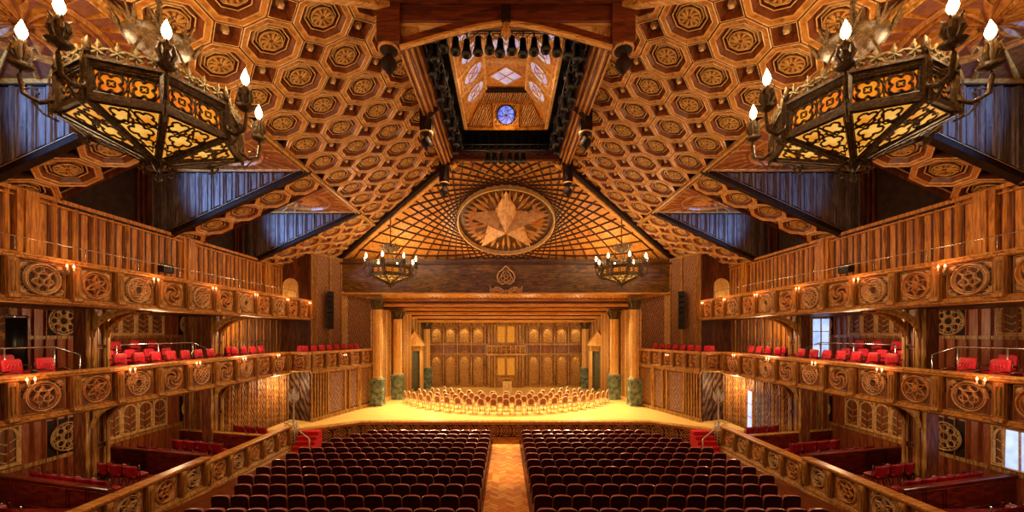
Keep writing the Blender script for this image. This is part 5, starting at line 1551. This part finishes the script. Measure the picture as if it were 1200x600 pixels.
# floodlights that throw cold light on the dormer cheeks
fl = thing('floodlight', 'x', 'floodlight'); fl.location = (0,0,0)
mb = MB(FR((0,0,0), (1,0,0), (0,1,0), (0,0,1))); mb.loft([[(x*k, y, z*k) for x, z in ((-.16,-.1),(.16,-.1),(.16,.1),(-.16,.1))] for y, k in ((-.14,.6),(0,.8),(.1,1.1))], caps=True)
mb.build('housing', 'dark_metal', fl, world=False)
mb = MB(); mb.tube([(-.2,0,0),(-.2,0,-.25),(.2,0,-.25),(.2,0,0)], .012, 4); mb.tube([(0,0,-.25),(0,0,-.42)], .02, 5); mb.build('bracket', 'dark_metal', fl, world=False)
for j, yc in enumerate(STRIPS[1:]):
    y0 = STRIPS[j]+HW
    lab = f'small floodlight on the sill of the left dormer, {("nearest the viewer", "in the middle", "nearest the stage")[j]}'
    if j == 0: fl.location = (-14.75, y0+.35, Z(4.66)); fl['label'] = lab; fl['group'] = 'dormer floodlights'; mirror(fl)
    else: mirror(place(fl, (-14.75, y0+.35, Z(4.66)), 0, lab))

# ================================================================== lights
W1 = (255, 216, 164); W2 = (255, 198, 136)
for c_, e in (((-6.35, 7.1), 1), ((6.35, 7.1), 1), ((-7.17, 24.1), .8), ((7.17, 24.1), .8)):
    for k in range(4): light('chandelier_glow', 'POINT', (c_[0]+1.58*cos(k*pi/2+.02), c_[1]+1.58*sin(k*pi/2), Z(4.98)), W1, 75*e, .06)
    light('chandelier_under', 'POINT', (c_[0], c_[1], Z(3.85)), W1, 30*e, .2)
for s in (-1, 1):
    for j, yc in enumerate(STRIPS[1:]):
        y0 = STRIPS[j]+HW; y1 = yc-HW
        light('floodlight_beam', 'SPOT', (s*14.4, y0+.5, Z(5.2)), (120, 170, 255), 2400 if s < 0 else (500 if j == 1 else 1300), .25, (s*11.8, y1, Z(6.6)), 60, .9)
for (x, y, z) in SCONCES:
    for s in (-1, 1): light('sconce_glow', 'POINT', (s*(abs(x)-.30), y, z+.2), (255, 150, 90), 9, .05)
for x in (-8, -5, -2, 2, 5, 8):
    light('stage_flood', 'SPOT', (x, 28.25, Z(1.9)), (255, 222, 160), 4600 if abs(x) == 5 else 1700, .15, (x*.9, 25.6, Z(-5.1)), 95, .9)
for x in (-6, -2, 2, 6):
    light('stage_flood', 'POINT', (x, 31.5, Z(-1.5)), (255, 222, 164), 130, .3)
for s in (-1, 1):
    for i in range(4):
        light('arch_light', 'SPOT', (s*(2.6+i*1.3), 35.95, Z(.75)), (255, 224, 160), 60, .04, (s*(2.6+i*1.3), 36.4, Z(-1.5)), 80, .6)
        light('arch_light', 'SPOT', (s*(2.6+i*1.3), 36.1, Z(-1.95)), (255, 224, 160), 22, .04, (s*(2.6+i*1.3), 36.4, Z(-4)), 80, .6)
for s in (-1, 1):
    for y in (8.5, 12, 15.5, 19, 22.5):
        light('gallery_light', 'POINT', (s*12.9, y, Z(1.3)), W2, 40, .15)
    for y in (10.6, 16.1, 21.5):
        light('balcony_light', 'POINT', (s*13.0, y-1.5, Z(.2)), W1, 95, .2)
        light('stall_light', 'POINT', (s*13.6 if y < 20 else s*12.4, y, Z(-2.9)), W1, 95, .2)
    light('niche_light', 'POINT', (s*13.75, 24.3, Z(2.0)), (255, 230, 170), 10, .1)
for x in (-1.2, 1.2): light('rig_fill', 'POINT', (x, 15.5, Z(9.3)), (255, 214, 170), 22, .1)  # unseen points added to brighten the rigging
for y in (13.5, 18.5): light('lantern_light', 'POINT', (0, y, Z(9.9)), (255, 200, 130), 20, .2)
for s in (-1, 1):
    for y in (9.5, 15, 20.5): light('ceiling_fill', 'SPOT', (s*12.0, y, Z(2.4)), W1, 620, .2, (s*3.5, y+.5, Z(9)), 105, .9)  # unseen uplights added at the gallery rails to brighten the ceiling
light('star_wash', 'SPOT', (-4.0, 25.3, Z(3.6)), W1, 420, .2, (.3, 24.6, Z(7.4)), 120, .8)
light('star_wash', 'SPOT', (4.0, 25.3, Z(3.6)), W1, 160, .2, (-.3, 24.6, Z(7.4)), 120, .8)
for x in (-9, 9): light('header_wash', 'POINT', (x, 25.8, Z(4.0)), W1, 30, .2)
for s in (-1, 1): light('hall_fill', 'SPOT', (s*1.4, 12.8, Z(8.5)), W1, 480, .15, (s*6, 15, 0), 95, .8)  # fill for the seats, set as spots below the near bar
light('hall_fill', 'SPOT', (0, 12.8, Z(8.5)), W1, 5500, .15, (0, 16.5, 0), 18, 1)  # narrow spot added to brighten the aisle
for s in (-1, 1):
    for y in (11.5, 15.5, 19.5): light('parapet_fill', 'SPOT', (s*1.9, 12.6+(y-11.5)*.9, Z(8.9)), W1, 950, .12, (s*12.3, y+1, Z(-.9)), 62, .8)  # unseen spots added to brighten the balcony fronts
